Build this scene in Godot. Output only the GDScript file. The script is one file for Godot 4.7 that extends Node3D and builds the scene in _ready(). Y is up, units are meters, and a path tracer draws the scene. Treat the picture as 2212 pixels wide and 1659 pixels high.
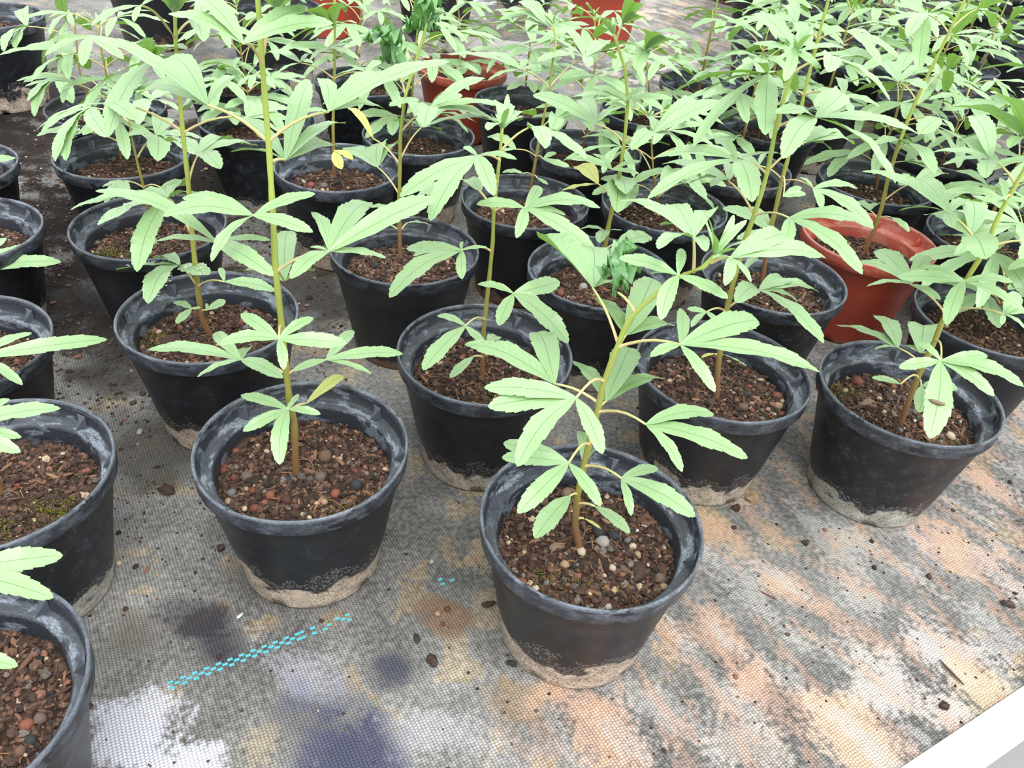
extends Node3D
# Seedlings with palmate, serrated leaves in plastic pots on a woven weed mat over a greenhouse bench.

var rng := RandomNumberGenerator.new()
var M := {}
var meshes := {}
var soils := []
var litter := []
var pots := {}
var q: Node3D
var cur_stem := PackedVector3Array()

func mat(name: String, c: Color, rough := .6, spec := .5) -> StandardMaterial3D:
	var m := StandardMaterial3D.new()
	m.resource_name = name
	m.albedo_color = c
	m.roughness = rough
	m.metallic_specular = spec
	m.cull_mode = BaseMaterial3D.CULL_DISABLED
	M[name] = m
	return m

func lin(r: float, g: float, b: float) -> Color:
	return Color(r / 255.0, g / 255.0, b / 255.0).srgb_to_linear()

func put(parent: Node, called: String, mesh: Mesh, m: Material) -> MeshInstance3D:
	var o := MeshInstance3D.new()
	o.name = called
	o.mesh = mesh
	o.set_surface_override_material(0, m)
	parent.add_child(o, true)
	return o

func tag(o: Node, label: String, category: String, group := "", kind := "") -> void:
	o.set_meta("label", label)
	o.set_meta("category", category)
	if group:
		o.set_meta("group", group)
	if kind:
		o.set_meta("kind", kind)

func noise_of(seed_: int, freq: float, oct := 3) -> FastNoiseLite:
	var n := FastNoiseLite.new()
	n.noise_type = FastNoiseLite.TYPE_SIMPLEX_SMOOTH
	n.seed = seed_
	n.frequency = freq
	n.fractal_octaves = oct
	return n

# rows of points joined into a skin; closed joins the last column to the first
func skin(st: SurfaceTool, rows: Array, closed: bool, uvs: Array = [], cols: Array = []) -> void:
	for i in rows.size() - 1:
		var n: int = rows[i].size()
		for j in (n if closed else n - 1):
			var k := (j + 1) % n
			for c in [[i, j], [i, k], [i + 1, k], [i, j], [i + 1, k], [i + 1, j]]:
				if uvs:
					var uv: Vector2 = uvs[c[0]][c[1]]
					if closed and c[1] == 0 and j == n - 1:
						uv.x += 1.0
					st.set_uv(uv)
				if cols:
					st.set_color(cols[c[0]][c[1]])
				st.add_vertex(rows[c[0]][c[1]])

func done(st: SurfaceTool) -> ArrayMesh:
	st.generate_normals()
	return st.commit()

func start() -> SurfaceTool:
	var st := SurfaceTool.new()
	st.begin(Mesh.PRIMITIVE_TRIANGLES)
	return st

func frame_of(d: Vector3, up := Vector3.UP) -> Basis:
	var z := d.normalized()
	var x := up.cross(z)
	if x.length() < .01:
		x = Vector3.RIGHT.cross(z)
	x = x.normalized()
	return Basis(x, z.cross(x), z)

func tube(st: SurfaceTool, pts: PackedVector3Array, radii: PackedFloat32Array, sides: int, cols: Array = []) -> void:
	var rows := []
	var cc := []
	for i in pts.size():
		var a := pts[maxi(i - 1, 0)]
		var b := pts[mini(i + 1, pts.size() - 1)]
		var f := frame_of(b - a, Vector3(0, 0, 1) if absf((b - a).normalized().y) > .7 else Vector3.UP)
		var row := PackedVector3Array()
		var crow := PackedColorArray()
		for j in sides:
			var t := TAU * j / sides
			row.append(pts[i] + (f.x * cos(t) + f.y * sin(t)) * radii[i])
			crow.append(cols[i] if cols else Color.WHITE)
		rows.append(row)
		cc.append(crow)
	skin(st, rows, true, [], cc)
	for e in [0, pts.size() - 1]:
		for j in sides:
			for p in [rows[e][j], rows[e][(j + 1) % sides], pts[e]]:
				st.set_color(cols[e] if cols else Color.WHITE)
				st.add_vertex(p)

# ---------------------------------------------------------------- leaves
func leaflet_shape(st: SurfaceTool, xf: Transform3D, w: float, seed_: int, curl := 0.0) -> void:
	var r := RandomNumberGenerator.new()
	r.seed = seed_
	var s_list := [[0.0, 1.0], [.04, 1.0], [.1, 1.0], [.18, 1.0], [.26, 1.0], [.33, 1.0]]
	var a := .4 + r.randf() * .06
	var teeth := 4 + r.randi() % 2
	for k in teeth:
		var d := (.95 - a) / (teeth - k)
		d *= r.randf_range(.85, 1.1)
		s_list.append([a + d * .1, .955])
		s_list.append([a + d * .8, 1.05])
		s_list.append([a + d * .97, .925])
		a += d
	s_list.append([maxf(.972, a + .008), 1.0])
	s_list.append([1.0, 1.0])
	var arch := r.randf_range(.03, .1)
	var fold := r.randf_range(.12, .34)
	var bend := r.randf_range(-.04, .04)
	if curl < 0.0:
		fold = 1.15
		arch = .05
	var ph := r.randf() * TAU
	var rows := []
	var uvs := []
	for e in s_list:
		var s: float = e[0]
		var hw := w * .5 * pow(s + .012, .86) * pow(maxf(1.0 - s, 0.0), .62) / .487
		hw = maxf(hw, .004 if s < .5 else .0005)
		var row := PackedVector3Array()
		var uvr := PackedVector2Array()
		for u: float in [-1.0, -.55, 0.0, .55, 1.0]:
			var edge: float = e[1] if absf(u) == 1.0 else 1.0
			var y := arch * sin(PI * s) + fold * absf(u) * hw * .8 + .09 * hw * sin(s * 17.0 + ph + u) * u * u
			var p := Vector3(u * hw * edge + bend * sin(PI * s), y, s + (edge - 1.0) * .1)
			if curl > 0.0:
				var t := s * curl
				p = Vector3(p.x * (1.0 - .4 * s) + .1 * sin(s * 7.0 + ph), sin(t) / curl * .55 + y * 1.5 + .16 * sin(s * 19.0 + u * 2.6 + ph) * absf(u), (1.0 - cos(t)) / curl * .6 + s * .45)
				p.x += .1 * sin(u * 3.0 + s * 5.0) * s
			row.append(xf * p)
			uvr.append(Vector2(u * .5 + .5, s))
		rows.append(row)
		uvs.append(uvr)
	skin(st, rows, false, uvs)

func leaflet_mesh(w: float, variant: int, curl := 0.0) -> Mesh:
	var wk := snappedf(w, .05)
	var key := "leaflet%s_%d_%s" % [wk, variant, curl]
	if not meshes.has(key):
		var st := start()
		leaflet_shape(st, Transform3D.IDENTITY, wk, hash(key), curl)
		meshes[key] = done(st)
	return meshes[key]

func leaf_material(code: String) -> Material:
	return M[{"y": "leaf_yellowing", "d": "leaf_deep", "g": "leaf_green"}[code]]

func petiole(node: Vector3, hub: Vector3) -> Mesh:
	var st := start()
	var pts := PackedVector3Array()
	var rad := PackedFloat32Array()
	var cols := []
	var ln := (hub - node).length()
	for i in 6:
		var t := i / 5.0
		pts.append(node.lerp(hub, t) + Vector3.UP * ln * .09 * sin(PI * t))
		rad.append(lerpf(.0013, .0008, t))
		cols.append(lin(196, 172, 124).lerp(lin(186, 190, 122), t))
	tube(st, pts, rad, 6, cols)
	return done(st)

# a compound leaf: node on the stem, hub, leaflet tips, in millimetres from the foot of the pot
func lf(o: Node3D, w: float, code: String, mm: Array) -> void:
	var p := PackedVector3Array()
	for i in range(0, mm.size(), 3):
		p.append(Vector3(mm[i], mm[i + 1], mm[i + 2]) * .001)
	var tips := p.slice(2)
	leaf(o, p[0], p[1], tips, w, code)

func leaf(o: Node3D, node: Vector3, hub: Vector3, tips: PackedVector3Array, w: float, code: String) -> void:
	if (hub - node).length() < .004:
		hub = node + Vector3(.003, .003, .002)
	var l := put(o, "leaf", petiole(node, hub), M.petiole)
	var c := code[0]
	if c == "c":
		l.set_meta("label", "leaf with one leaflet folded lengthwise")
	elif c == "y":
		l.set_meta("label", "yellowing withered leaf")
	elif c == "d":
		l.set_meta("label", "dark green crumpled leaf")
	var outw := Vector3(hub.x - node.x, 0, hub.z - node.z).normalized()
	var wet := []
	var n := 0
	for t in tips:
		var d := t - hub
		var ln := d.length()
		if ln < .004:
			continue
		var up := (Vector3.UP + outw * .3 + Vector3(rng.randf_range(-.25, .25), 0, rng.randf_range(-.25, .25))).normalized()
		var b := frame_of(d, up)
		var curl := 0.0
		if c == "d":
			curl = 1.6 + rng.randf() * 1.4
			ln *= rng.randf_range(.55, .8)
		elif c == "c" and n == 0:
			curl = -1.0
		var m := leaflet_mesh((w if c != "d" else .36) * clampf(.085 / ln, .72, 1.0) * rng.randf_range(.93, 1.07), rng.randi() % 3, snappedf(curl, .5))
		var tint := "g" if c in ["g", "c"] else c
		var lt := put(l, "leaflet", m, leaf_material(tint))
		lt.transform = Transform3D(b.scaled_local(Vector3.ONE * ln), hub)
		if code.ends_with("w"):
			for k in int(420 * ln):
				var s := rng.randf_range(.25, .9)
				var u := rng.randf_range(-.8, .8)
				var hw := w * .5 * pow(s, .86) * pow(1.0 - s, .62) / .487
				var y := .065 * sin(PI * s) + .23 * absf(u) * hw * .8
				wet.append(Transform3D(b.scaled(Vector3.ONE * rng.randf_range(.0006, .0014)), lt.transform * Vector3(u * hw, y, s)))
		n += 1
	if wet:
		var mm := MultiMesh.new()
		mm.transform_format = MultiMesh.TRANSFORM_3D
		mm.mesh = meshes.drop
		mm.instance_count = wet.size()
		for k in wet.size():
			mm.set_instance_transform(k, wet[k])
		var mi := MultiMeshInstance3D.new()
		mi.name = "water_drops"
		mi.multimesh = mm
		mi.material_override = M.water
		mi.set_meta("kind", "stuff")
		l.add_child(mi, true)

func stem(o: Node3D, mm: Array) -> void:
	cur_stem = PackedVector3Array()
	for i in range(0, mm.size(), 3):
		cur_stem.append(Vector3(mm[i], mm[i + 1], mm[i + 2]) * .001)
	stem_body(o)

func stem_body(o: Node3D) -> void:
	var c := Curve3D.new()
	for i in cur_stem.size():
		var a := cur_stem[maxi(i - 1, 0)]
		var b := cur_stem[mini(i + 1, cur_stem.size() - 1)]
		var t := (b - a) / 6.0
		c.add_point(cur_stem[i], -t, t)
	var foot := cur_stem[0]
	var length := c.get_baked_length()
	var n := maxi(10, int(length / .012))
	var pts := PackedVector3Array([foot + Vector3(0, -.012, 0)])
	var rad := PackedFloat32Array([.0038])
	var cols := [lin(92, 66, 46)]
	for i in n + 1:
		var t := float(i) / n
		pts.append(c.sample_baked(t * length))
		rad.append(lerpf(.0030, .0015, t) * (1.0 + .1 * sin(i * 2.1)) * clampf(length / .3, .7, 1.1))
		var h := t * length
		var k := lin(118, 86, 58).lerp(lin(142, 138, 66), smoothstep(.015, .09, h)).lerp(lin(158, 174, 82), smoothstep(.1, .26, h))
		cols.append(k)
	var st := start()
	tube(st, pts, rad, 9, cols)
	put(o, "stem", done(st), M.stem)
	var tip := cur_stem[cur_stem.size() - 1]
	var d := (tip - cur_stem[cur_stem.size() - 2]).normalized()
	var bud := start()
	for k in 7:
		var az := TAU * k / 7.0 + rng.randf() * .6
		var v := (d * rng.randf_range(.6, 1.5) + Vector3(cos(az), 0, sin(az))).normalized()
		var ln := rng.randf_range(.014, .034)
		leaflet_shape(bud, Transform3D(frame_of(v, d).scaled_local(Vector3.ONE * ln), tip - d * .003), .24, 40 + k, 0.0)
	put(o, "shoot_tip", done(bud), M.leaf_green)

func sapling(o: Node3D, tall: float, pairs: int, size: float, fine: bool) -> void:
	var h: float = o.get_meta("soil_height")
	var lean := Vector3(rng.randf_range(-.02, .02), 0, rng.randf_range(-.02, .02))
	var foot := Vector3(rng.randf_range(-.015, .015), h, rng.randf_range(-.015, .015))
	cur_stem = PackedVector3Array()
	for i in 6:
		var t := i / 5.0
		cur_stem.append(foot + lean * t * t + Vector3.UP * tall * t)
	stem_body(o)
	grow(o, pairs, size, fine)

func grow(o: Node3D, pairs: int, size: float, fine: bool) -> void:
	var c := Curve3D.new()
	for p in cur_stem:
		c.add_point(p)
	var length := c.get_baked_length()
	var az := rng.randf() * TAU
	for k in pairs + 1:
		var t := lerpf(.12, .97, float(k) / pairs)
		var node := c.sample_baked(length * t)
		var big := sin(PI * clampf(t * .72 + .14, 0, 1))
		for s in 2:
			var a := az + s * PI + rng.randf_range(-.35, .35)
			var outw := Vector3(cos(a), 0, sin(a))
			var pl := size * lerpf(.018, .05, big) * rng.randf_range(.8, 1.2)
			var hub := node + (outw + Vector3.UP * rng.randf_range(.35, .75)).normalized() * pl
			var ll := size * lerpf(.035, .088, big) * rng.randf_range(.85, 1.15)
			var count := 3 if k == 0 else 5
			if not fine:
				var sc := ll / .08
				var e := put(o, "leaf", meshes["leaf%d" % (rng.randi() % 4)], M.leaf_green)
				var f := frame_of(outw, Vector3.UP)
				e.transform = Transform3D(f.scaled_local(Vector3(sc, sc, sc)), node)
				continue
			var tips := PackedVector3Array()
			for j in count:
				var ang := (j - (count - 1) * .5) * (.78 if count == 5 else .9) + rng.randf_range(-.12, .12)
				var lj := ll * (1.0 - .13 * absf(j - (count - 1) * .5))
				var dir := outw.rotated(Vector3.UP, ang)
				var droop := rng.randf_range(-.5, .1)
				tips.append(hub + (dir + Vector3.UP * droop).normalized() * lj)
			leaf(o, node, hub, tips, .44 if k == 0 else rng.randf_range(.25, .34), "g")
		az += PI * .5

func far_leaf(k: int) -> Mesh:
	var st := start()
	var r := RandomNumberGenerator.new()
	r.seed = 900 + k
	var hub := Vector3(0, .03, .035)
	leaflet_shape(st, Transform3D(frame_of(hub).scaled_local(Vector3.ONE * hub.length()), Vector3.ZERO), .06, 5, 0.0)
	for j in 5:
		var d := Vector3(0, r.randf_range(-.5, .05), 1).rotated(Vector3.UP, (j - 2) * .78 + r.randf_range(-.1, .1)).normalized()
		var b := frame_of(d, (Vector3.UP + Vector3(r.randf_range(-.3, .3), 0, .2)).normalized())
		leaflet_shape(st, Transform3D(b.scaled_local(Vector3.ONE * .08 * (1.0 - .12 * absf(j - 2))), hub), r.randf_range(.26, .34), k * 10 + j, 0.0)
	return done(st)

# ---------------------------------------------------------------- pots
# kind: 0 round black pot, 1 tall black, 2 big black, 4 round orange, 5 big orange
func pot_size(kind: int) -> Array:
	return {0: [.095, .147, .0665], 4: [.095, .147, .0665], 1: [.11, .175, .08], 2: [.12, .205, .085], 5: [.115, .2, .085]}[kind]

func pot_mesh(kind: int) -> Mesh:
	var shape: int = {0: 0, 4: 0, 1: 1, 2: 2, 5: 3}[kind]
	var key := "pot%d" % shape
	if meshes.has(key):
		return meshes[key]
	var s := pot_size(kind)
	var R: float = s[0]
	var H: float = s[1]
	var B: float = s[2]
	var wr := lerpf(B, R, .8)          # wall radius under the rim band
	# radius, height, place in the texture
	var prof := [[B * .55, .007, .0], [B - .004, .007, .004], [B - .004, .0005, .006], [B - .0005, .0, .01], [B + .0008, .004, .03], [B + .001, .012, .07], [lerpf(B, wr, .25), H * .24, .15], [lerpf(B, wr, .5), H * .46, .25], [lerpf(B, wr, .75), H * .66, .34],
		[wr - .0005, H * .862, .43], [wr + .0012, H * .87, .437], [R - .0022, H * .874, .45], [R - .0008, H * .885, .46], [R - .0006, H * .94, .5], [R, H * .985, .54], [R - .0004, H * .997, .55], [R - .0016, H, .56], [R - .0028, H * .995, .57],
		[R - .0034, H * .97, .59], [R - .0050, H * .885, .66], [R - .0068, H * .872, .675], [R - .0135, H * .868, .73], [R - .0150, H * .862, .745], [R - .0162, H * .84, .77], [R - .019, H * .74, .87], [R - .022, H * .6, 1.0]]
	var sides := 112
	var rows := []
	var uvs := []
	for i in prof.size():
		var row := PackedVector3Array()
		var uvr := PackedVector2Array()
		for j in sides:
			var t := TAU * j / sides
			var r: float = prof[i][0] * (1.0 + .006 * sin(2.0 * t + .7) + .002 * sin(5.0 * t))
			var y: float = prof[i][1]
			if i in [2, 3] and fposmod(t * 5.0 / TAU + .13, 1.0) < .17:
				y = .0055
			row.append(Vector3(cos(t) * r, y, sin(t) * r))
			uvr.append(Vector2(float(j) / sides, prof[i][2]))
		rows.append(row)
		uvs.append(uvr)
	var st := start()
	skin(st, rows, true, uvs)
	meshes[key] = done(st)
	return meshes[key]

func lug_mesh() -> Mesh:
	var st := start()
	var L := Vector3(-.0062, 0, 0)
	var Rr := Vector3(.0062, 0, 0)
	var A := Vector3(0, 0, .0085)
	var LT := Vector3(-.0052, .0125, -.0012)
	var RT := Vector3(.0052, .0125, -.0012)
	var AT := Vector3(0, .0118, .0012)
	for t in [[L, A, AT], [L, AT, LT], [A, Rr, RT], [A, RT, AT], [LT, AT, RT], [L, LT, RT], [L, RT, Rr]]:
		st.set_smooth_group(-1)
		for p in t:
			st.add_vertex(p)
	return done(st)

func potted(x: float, z: float, kind: int, tex: int, near: int, label: String, group: String) -> Node3D:
	var o := Node3D.new()
	o.name = "potted_seedling"
	add_child(o, true)
	o.position = Vector3(x, 0, z)
	tag(o, label, "potted plant", group)
	var s := pot_size(kind)
	var spin := rng.randf() * TAU
	var m: Material = M["pot_orange"] if kind > 3 else M["pot_black%d" % tex]
	var p := put(o, "pot", pot_mesh(kind), m)
	p.rotation.y = spin
	for k in (8 if kind in [0, 4] else 0):
		var g := put(p, "lug", meshes.lug, M.lug_orange if kind > 3 else M.lug_black)
		var a := TAU * (k + .3) / 8.0
		var r: float = s[0] - .0058
		g.transform = Transform3D(Basis(Vector3.UP, -a - PI / 2), Vector3(cos(a) * r, s[1] * .868, sin(a) * r))
	var i := rng.randi() % soils.size()
	var so := put(o, "soil", soils[i], M.soil)
	var sc: float = (s[0] - .0165) / .0785
	var lift: float = s[1] - .147
	so.scale = Vector3(sc, 1, sc)
	so.position.y = lift
	so.rotation.y = rng.randf() * TAU
	o.set_meta("soil_height", s[1] - .029)
	pots["%.3f_%.3f" % [x, z]] = so
	if near == 2:
		crumbs(so, 2300, 700, i)
	elif near == 1:
		crumbs(so, 1300, 420, i)
	else:
		for e in litter[i]:
			var mi := MultiMeshInstance3D.new()
			mi.name = e[0]
			mi.multimesh = e[1]
			mi.material_override = M.crumb
			mi.set_meta("kind", "stuff")
			so.add_child(mi, true)
	return o

func soil_y(x: float, z: float, i: int) -> float:
	var r := sqrt(x * x + z * z) / .0785
	return .117 - .008 * r * r + .0035 * M["soil_noise"].get_noise_2d(x * 1000.0 + i * 300.0, z * 1000.0)

func soil_mesh(i: int) -> Mesh:
	var rows := []
	var cols := []
	for a in 13:
		var row := PackedVector3Array()
		var cr := PackedColorArray()
		for j in 44:
			var t := TAU * j / 44
			var r := .0785 * (a + .02) / 12.0
			var x := cos(t) * r
			var z := sin(t) * r
			row.append(Vector3(x, soil_y(x, z, i), z))
			var n: float = M["soil_noise"].get_noise_2d(x * 2600.0 + 71, z * 2600.0 + i * 50)
			cr.append(lin(40, 30, 25).lerp(lin(66, 48, 38), clampf(n + .5, 0, 1)))
		rows.append(row)
		cols.append(cr)
	var st := start()
	skin(st, rows, true, [], cols)
	return done(st)

func chunk(seed_: int, stretch: Vector3, rough: float) -> Mesh:
	var r := RandomNumberGenerator.new()
	r.seed = seed_
	var rows := []
	for a in 5:
		var row := PackedVector3Array()
		for j in 7:
			var v := Vector3(sin(PI * a / 4.0) * cos(TAU * j / 7.0), cos(PI * a / 4.0), sin(PI * a / 4.0) * sin(TAU * j / 7.0))
			row.append(v * stretch * (1.0 + r.randf_range(-rough, rough) * (0.0 if a in [0, 4] else 1.0)))
		rows.append(row)
	var st := start()
	if rough > .2:
		st.set_smooth_group(-1)
	skin(st, rows, true)
	return done(st)

func crumb_color() -> Color:
	var k := rng.randf()
	if k < .56:
		return lin(66, 49, 40).lerp(lin(38, 31, 28), rng.randf())
	if k < .84:
		return lin(94, 69, 55).lerp(lin(68, 52, 43), rng.randf())
	if k < .89:
		return lin(118, 82, 66)
	if k < .97:
		return lin(112, 100, 90).lerp(lin(74, 70, 68), rng.randf())
	return lin(164, 142, 118)

func scatter(n: int, bark: bool, i: int) -> MultiMesh:
	var mm := MultiMesh.new()
	mm.transform_format = MultiMesh.TRANSFORM_3D
	mm.use_colors = true
	mm.mesh = meshes.bark_bit if bark else meshes.crumb
	mm.instance_count = n
	for k in n:
		var r := .0765 * sqrt(rng.randf())
		var a := rng.randf() * TAU
		var p := Vector3(cos(a) * r, 0, sin(a) * r)
		var s := rng.randf_range(.0007, .0021) * (1.0 if rng.randf() < .85 else 1.7)
		if bark:
			s *= 1.1
		p.y = soil_y(p.x, p.z, i) + s * .3
		var b := Basis.from_euler(Vector3(rng.randf_range(-.5, .5), rng.randf() * TAU, rng.randf_range(-.5, .5)))
		mm.set_instance_transform(k, Transform3D(b.scaled(Vector3.ONE * s), p))
		var c := crumb_color()
		if bark:
			c = lin(64, 46, 37).lerp(lin(126, 94, 72), pow(rng.randf(), 2.2))
		mm.set_instance_color(k, c)
	return mm

func crumbs(so: Node3D, n: int, nb: int, i: int) -> void:
	for e in [["soil_crumbs", scatter(n, false, i)], ["bark_litter", scatter(nb, true, i)]]:
		var mi := MultiMeshInstance3D.new()
		mi.name = e[0]
		mi.multimesh = e[1]
		mi.material_override = M.crumb
		mi.set_meta("kind", "stuff")
		so.add_child(mi, true)
	# fine roots lying on the soil
	for k in (6 if n > 2000 else 3):
		var a := rng.randf() * TAU
		var c := Vector3(cos(a), 0, sin(a)) * .05 * rng.randf()
		var d := rng.randf() * TAU
		var pts := PackedVector3Array()
		var rad := PackedFloat32Array()
		for j in 6:
			var p := c + Vector3(cos(d), 0, sin(d)) * .006 * j
			d += rng.randf_range(-.5, .5)
			p.y = soil_y(p.x, p.z, i) + .002 + .002 * sin(j * 1.3)
			pts.append(p)
			rad.append(.00045)
		var st := start()
		tube(st, pts, rad, 5)
		put(so, "root_fibre", done(st), M.root)

const STONE := {"maroon": [84, 50, 43], "tanbrown": [116, 88, 71], "greybrown": [112, 94, 84], "red": [118, 66, 53], "orange": [142, 84, 64], "brick": [134, 80, 66], "grey": [116, 112, 110], "tan": [172, 142, 114], "cream": [204, 186, 160], "slate": [54, 54, 57], "palegrey": [178, 168, 160], "white": [220, 214, 206], "bark": [74, 54, 44], "palebark": [142, 118, 98], "darkbrown": [82, 66, 60]}

func stone_material(c: String) -> Material:
	var key := "stone_" + c
	if not M.has(key):
		var v: Array = STONE[c]
		var m := mat(key, Color(v[0] / 255.0, v[1] / 255.0, v[2] / 255.0), .75, .4)
		m.uv1_triplanar = true
		m.uv1_scale = Vector3.ONE * 60
		m.albedo_texture = M.grain
	return M[key]

func pebble(pot: Vector2, dx: float, dz: float, r: float, c: String, kind: String) -> void:
	var so: Node3D = pots["%.3f_%.3f" % [pot.x, pot.y]]
	var v := rng.randi() % 4
	var chip := kind == "c"
	var o := put(so, "bark_chip" if chip else "pebble", meshes[("chip%d" if chip else "stone%d") % v], stone_material(c))
	var p := Vector3(dx, 0, dz).rotated(Vector3.UP, -so.rotation.y)
	p.y = .117 - .008 * pow(p.length() / .0785, 2.0) + r * (.12 if chip else .3)
	var b := Basis.from_euler(Vector3(rng.randf_range(-.25, .25), rng.randf() * TAU, rng.randf_range(-.25, .25)))
	o.transform = Transform3D(b.scaled(Vector3.ONE * r), p)

func moss(pot: Vector2, angle: float, r: float, n: int) -> void:
	var so: Node3D = pots["%.3f_%.3f" % [pot.x, pot.y]]
	var mm := MultiMesh.new()
	mm.transform_format = MultiMesh.TRANSFORM_3D
	mm.use_colors = true
	mm.mesh = meshes.bark_bit
	mm.instance_count = n
	var c := Vector3(cos(angle), 0, sin(angle)) * r
	for k in n:
		var p := c + Vector3(rng.randfn(0, .012), 0, rng.randfn(0, .009))
		if p.length() > .075:
			p *= .075 / p.length()
		p = p.rotated(Vector3.UP, -so.rotation.y)
		p.y = .1185 - .008 * pow(p.length() / .0785, 2.0) + rng.randf() * .002
		var s := rng.randf_range(.0004, .0009)
		mm.set_instance_transform(k, Transform3D(Basis.from_euler(Vector3(rng.randf() * 3.0, rng.randf() * TAU, rng.randf() * 3.0)).scaled(Vector3.ONE * s), p))
		mm.set_instance_color(k, lin(122, 116, 42).lerp(lin(78, 84, 34), rng.randf()))
	var mi := MultiMeshInstance3D.new()
	mi.name = "moss"
	mi.multimesh = mm
	mi.material_override = M.crumb
	mi.set_meta("kind", "stuff")
	so.add_child(mi, true)

# ---------------------------------------------------------------- textures
func bytes_of(n: FastNoiseLite, w: int, h: int, seamless := false) -> PackedByteArray:
	var im := n.get_seamless_image(w, h) if seamless else n.get_image(w, h)
	im.convert(Image.FORMAT_L8)
	return im.get_data()

func pot_texture(k: int, orange: bool) -> Texture2D:
	var w := 768
	var h := 512
	var fine := bytes_of(noise_of(10 + k, .16, 2), w, h, true)
	var mid := bytes_of(noise_of(30 + k, .03, 4), w, h, true)
	var sn := noise_of(50 + k, .012, 4)
	var streak := bytes_of(sn, w, h, true)
	var d := PackedByteArray()
	d.resize(w * h * 3)
	var black := Vector3(17, 19, 24) if not orange else Vector3(152, 60, 43)
	var haze := Vector3(72, 80, 92) if not orange else Vector3(176, 84, 66)
	var scale_c := Vector3(160, 170, 182) if not orange else Vector3(226, 214, 206)
	var mud: Vector3 = [Vector3(186, 168, 148), Vector3(172, 160, 144), Vector3(120, 92, 70), Vector3(168, 164, 152)][k]
	var mud_h: float = [.165, .15, .075, .125][k]
	var speck: float = [.35, .3, .2, .75][k]
	var rim_scale: float = [.62, .52, .38, .6][k]
	if orange:
		mud_h = .02
		speck = .05
		rim_scale = .3
	for y in h:
		var v := float(y) / h
		for x in w:
			var i := y * w + x
			var f := fine[i] / 255.0
			var mm := mid[i] / 255.0
			var s := streak[i] / 255.0
			var c := black
			if v < .44:
				c = c.lerp(haze, clampf((mm - .45) * 1.3, 0, 1) * speck)
				if f > .74:
					c = c.lerp(scale_c, speck * .45 * clampf((mm - .3) * 2.5, 0, 1))
				var edge := mud_h + (s - .5) * .11 + (f - .5) * .02
				if v < edge:
					var e := clampf((edge - v) * 60.0, 0, 1)
					c = c.lerp(mud * (.8 + .35 * mm), e * (.92 if f < .68 else .45))
				elif v < edge + .03 and f > .5:
					c = c.lerp(mud, .4)
			elif v < .6:
				var amt := rim_scale * (.45 + .55 * clampf((mm - .3) * 2.2, 0, 1))
				if v > .535 and v < .58:
					amt = minf(1.0, amt + .28)
				c = c.lerp(scale_c * .8, amt * (.42 + .75 * f))
				if s > .62 and mm < .5:
					c = c.lerp(black, .7)
			elif v < .9:
				var amt2 := rim_scale * (.35 + .9 * clampf((s - .5) * 5.0 + (mm - .5) * 3.0, 0, 1))
				if v > .66 and v < .76:
					amt2 = minf(.95, amt2 + .3 * mm)
				c = c.lerp(scale_c * .9, clampf(amt2 * (.3 + .8 * f), 0, 1))
			else:
				c = c.lerp(haze, .4 * mm)
			d[i * 3] = int(clampf(c.x, 0, 255))
			d[i * 3 + 1] = int(clampf(c.y, 0, 255))
			d[i * 3 + 2] = int(clampf(c.z, 0, 255))
	return ImageTexture.create_from_image(Image.create_from_data(w, h, false, Image.FORMAT_RGB8, d))

func leaf_texture() -> Texture2D:
	var w := 128
	var h := 256
	var n := bytes_of(noise_of(3, .05, 3), w, h)
	var im := Image.create(w, h, false, Image.FORMAT_RGB8)
	for y in h:
		for x in w:
			var u := absf(x / 63.5 - 1.0)
			var v := float(y) / h
			var c := Color(.93, .95, .93).lerp(Color(1, 1, 1), n[y * w + x] / 255.0)
			var side := fposmod((v - u * .13) * 13.0 + (.5 if x > 64 else 0.0), 1.0)
			if side < .1 and u < .85:
				c = c * Color(.92, .95, .9)
			if u < .035:
				c = c * Color(.68, .78, .6)
			im.set_pixel(x, y, c)
	return ImageTexture.create_from_image(im)

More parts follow.
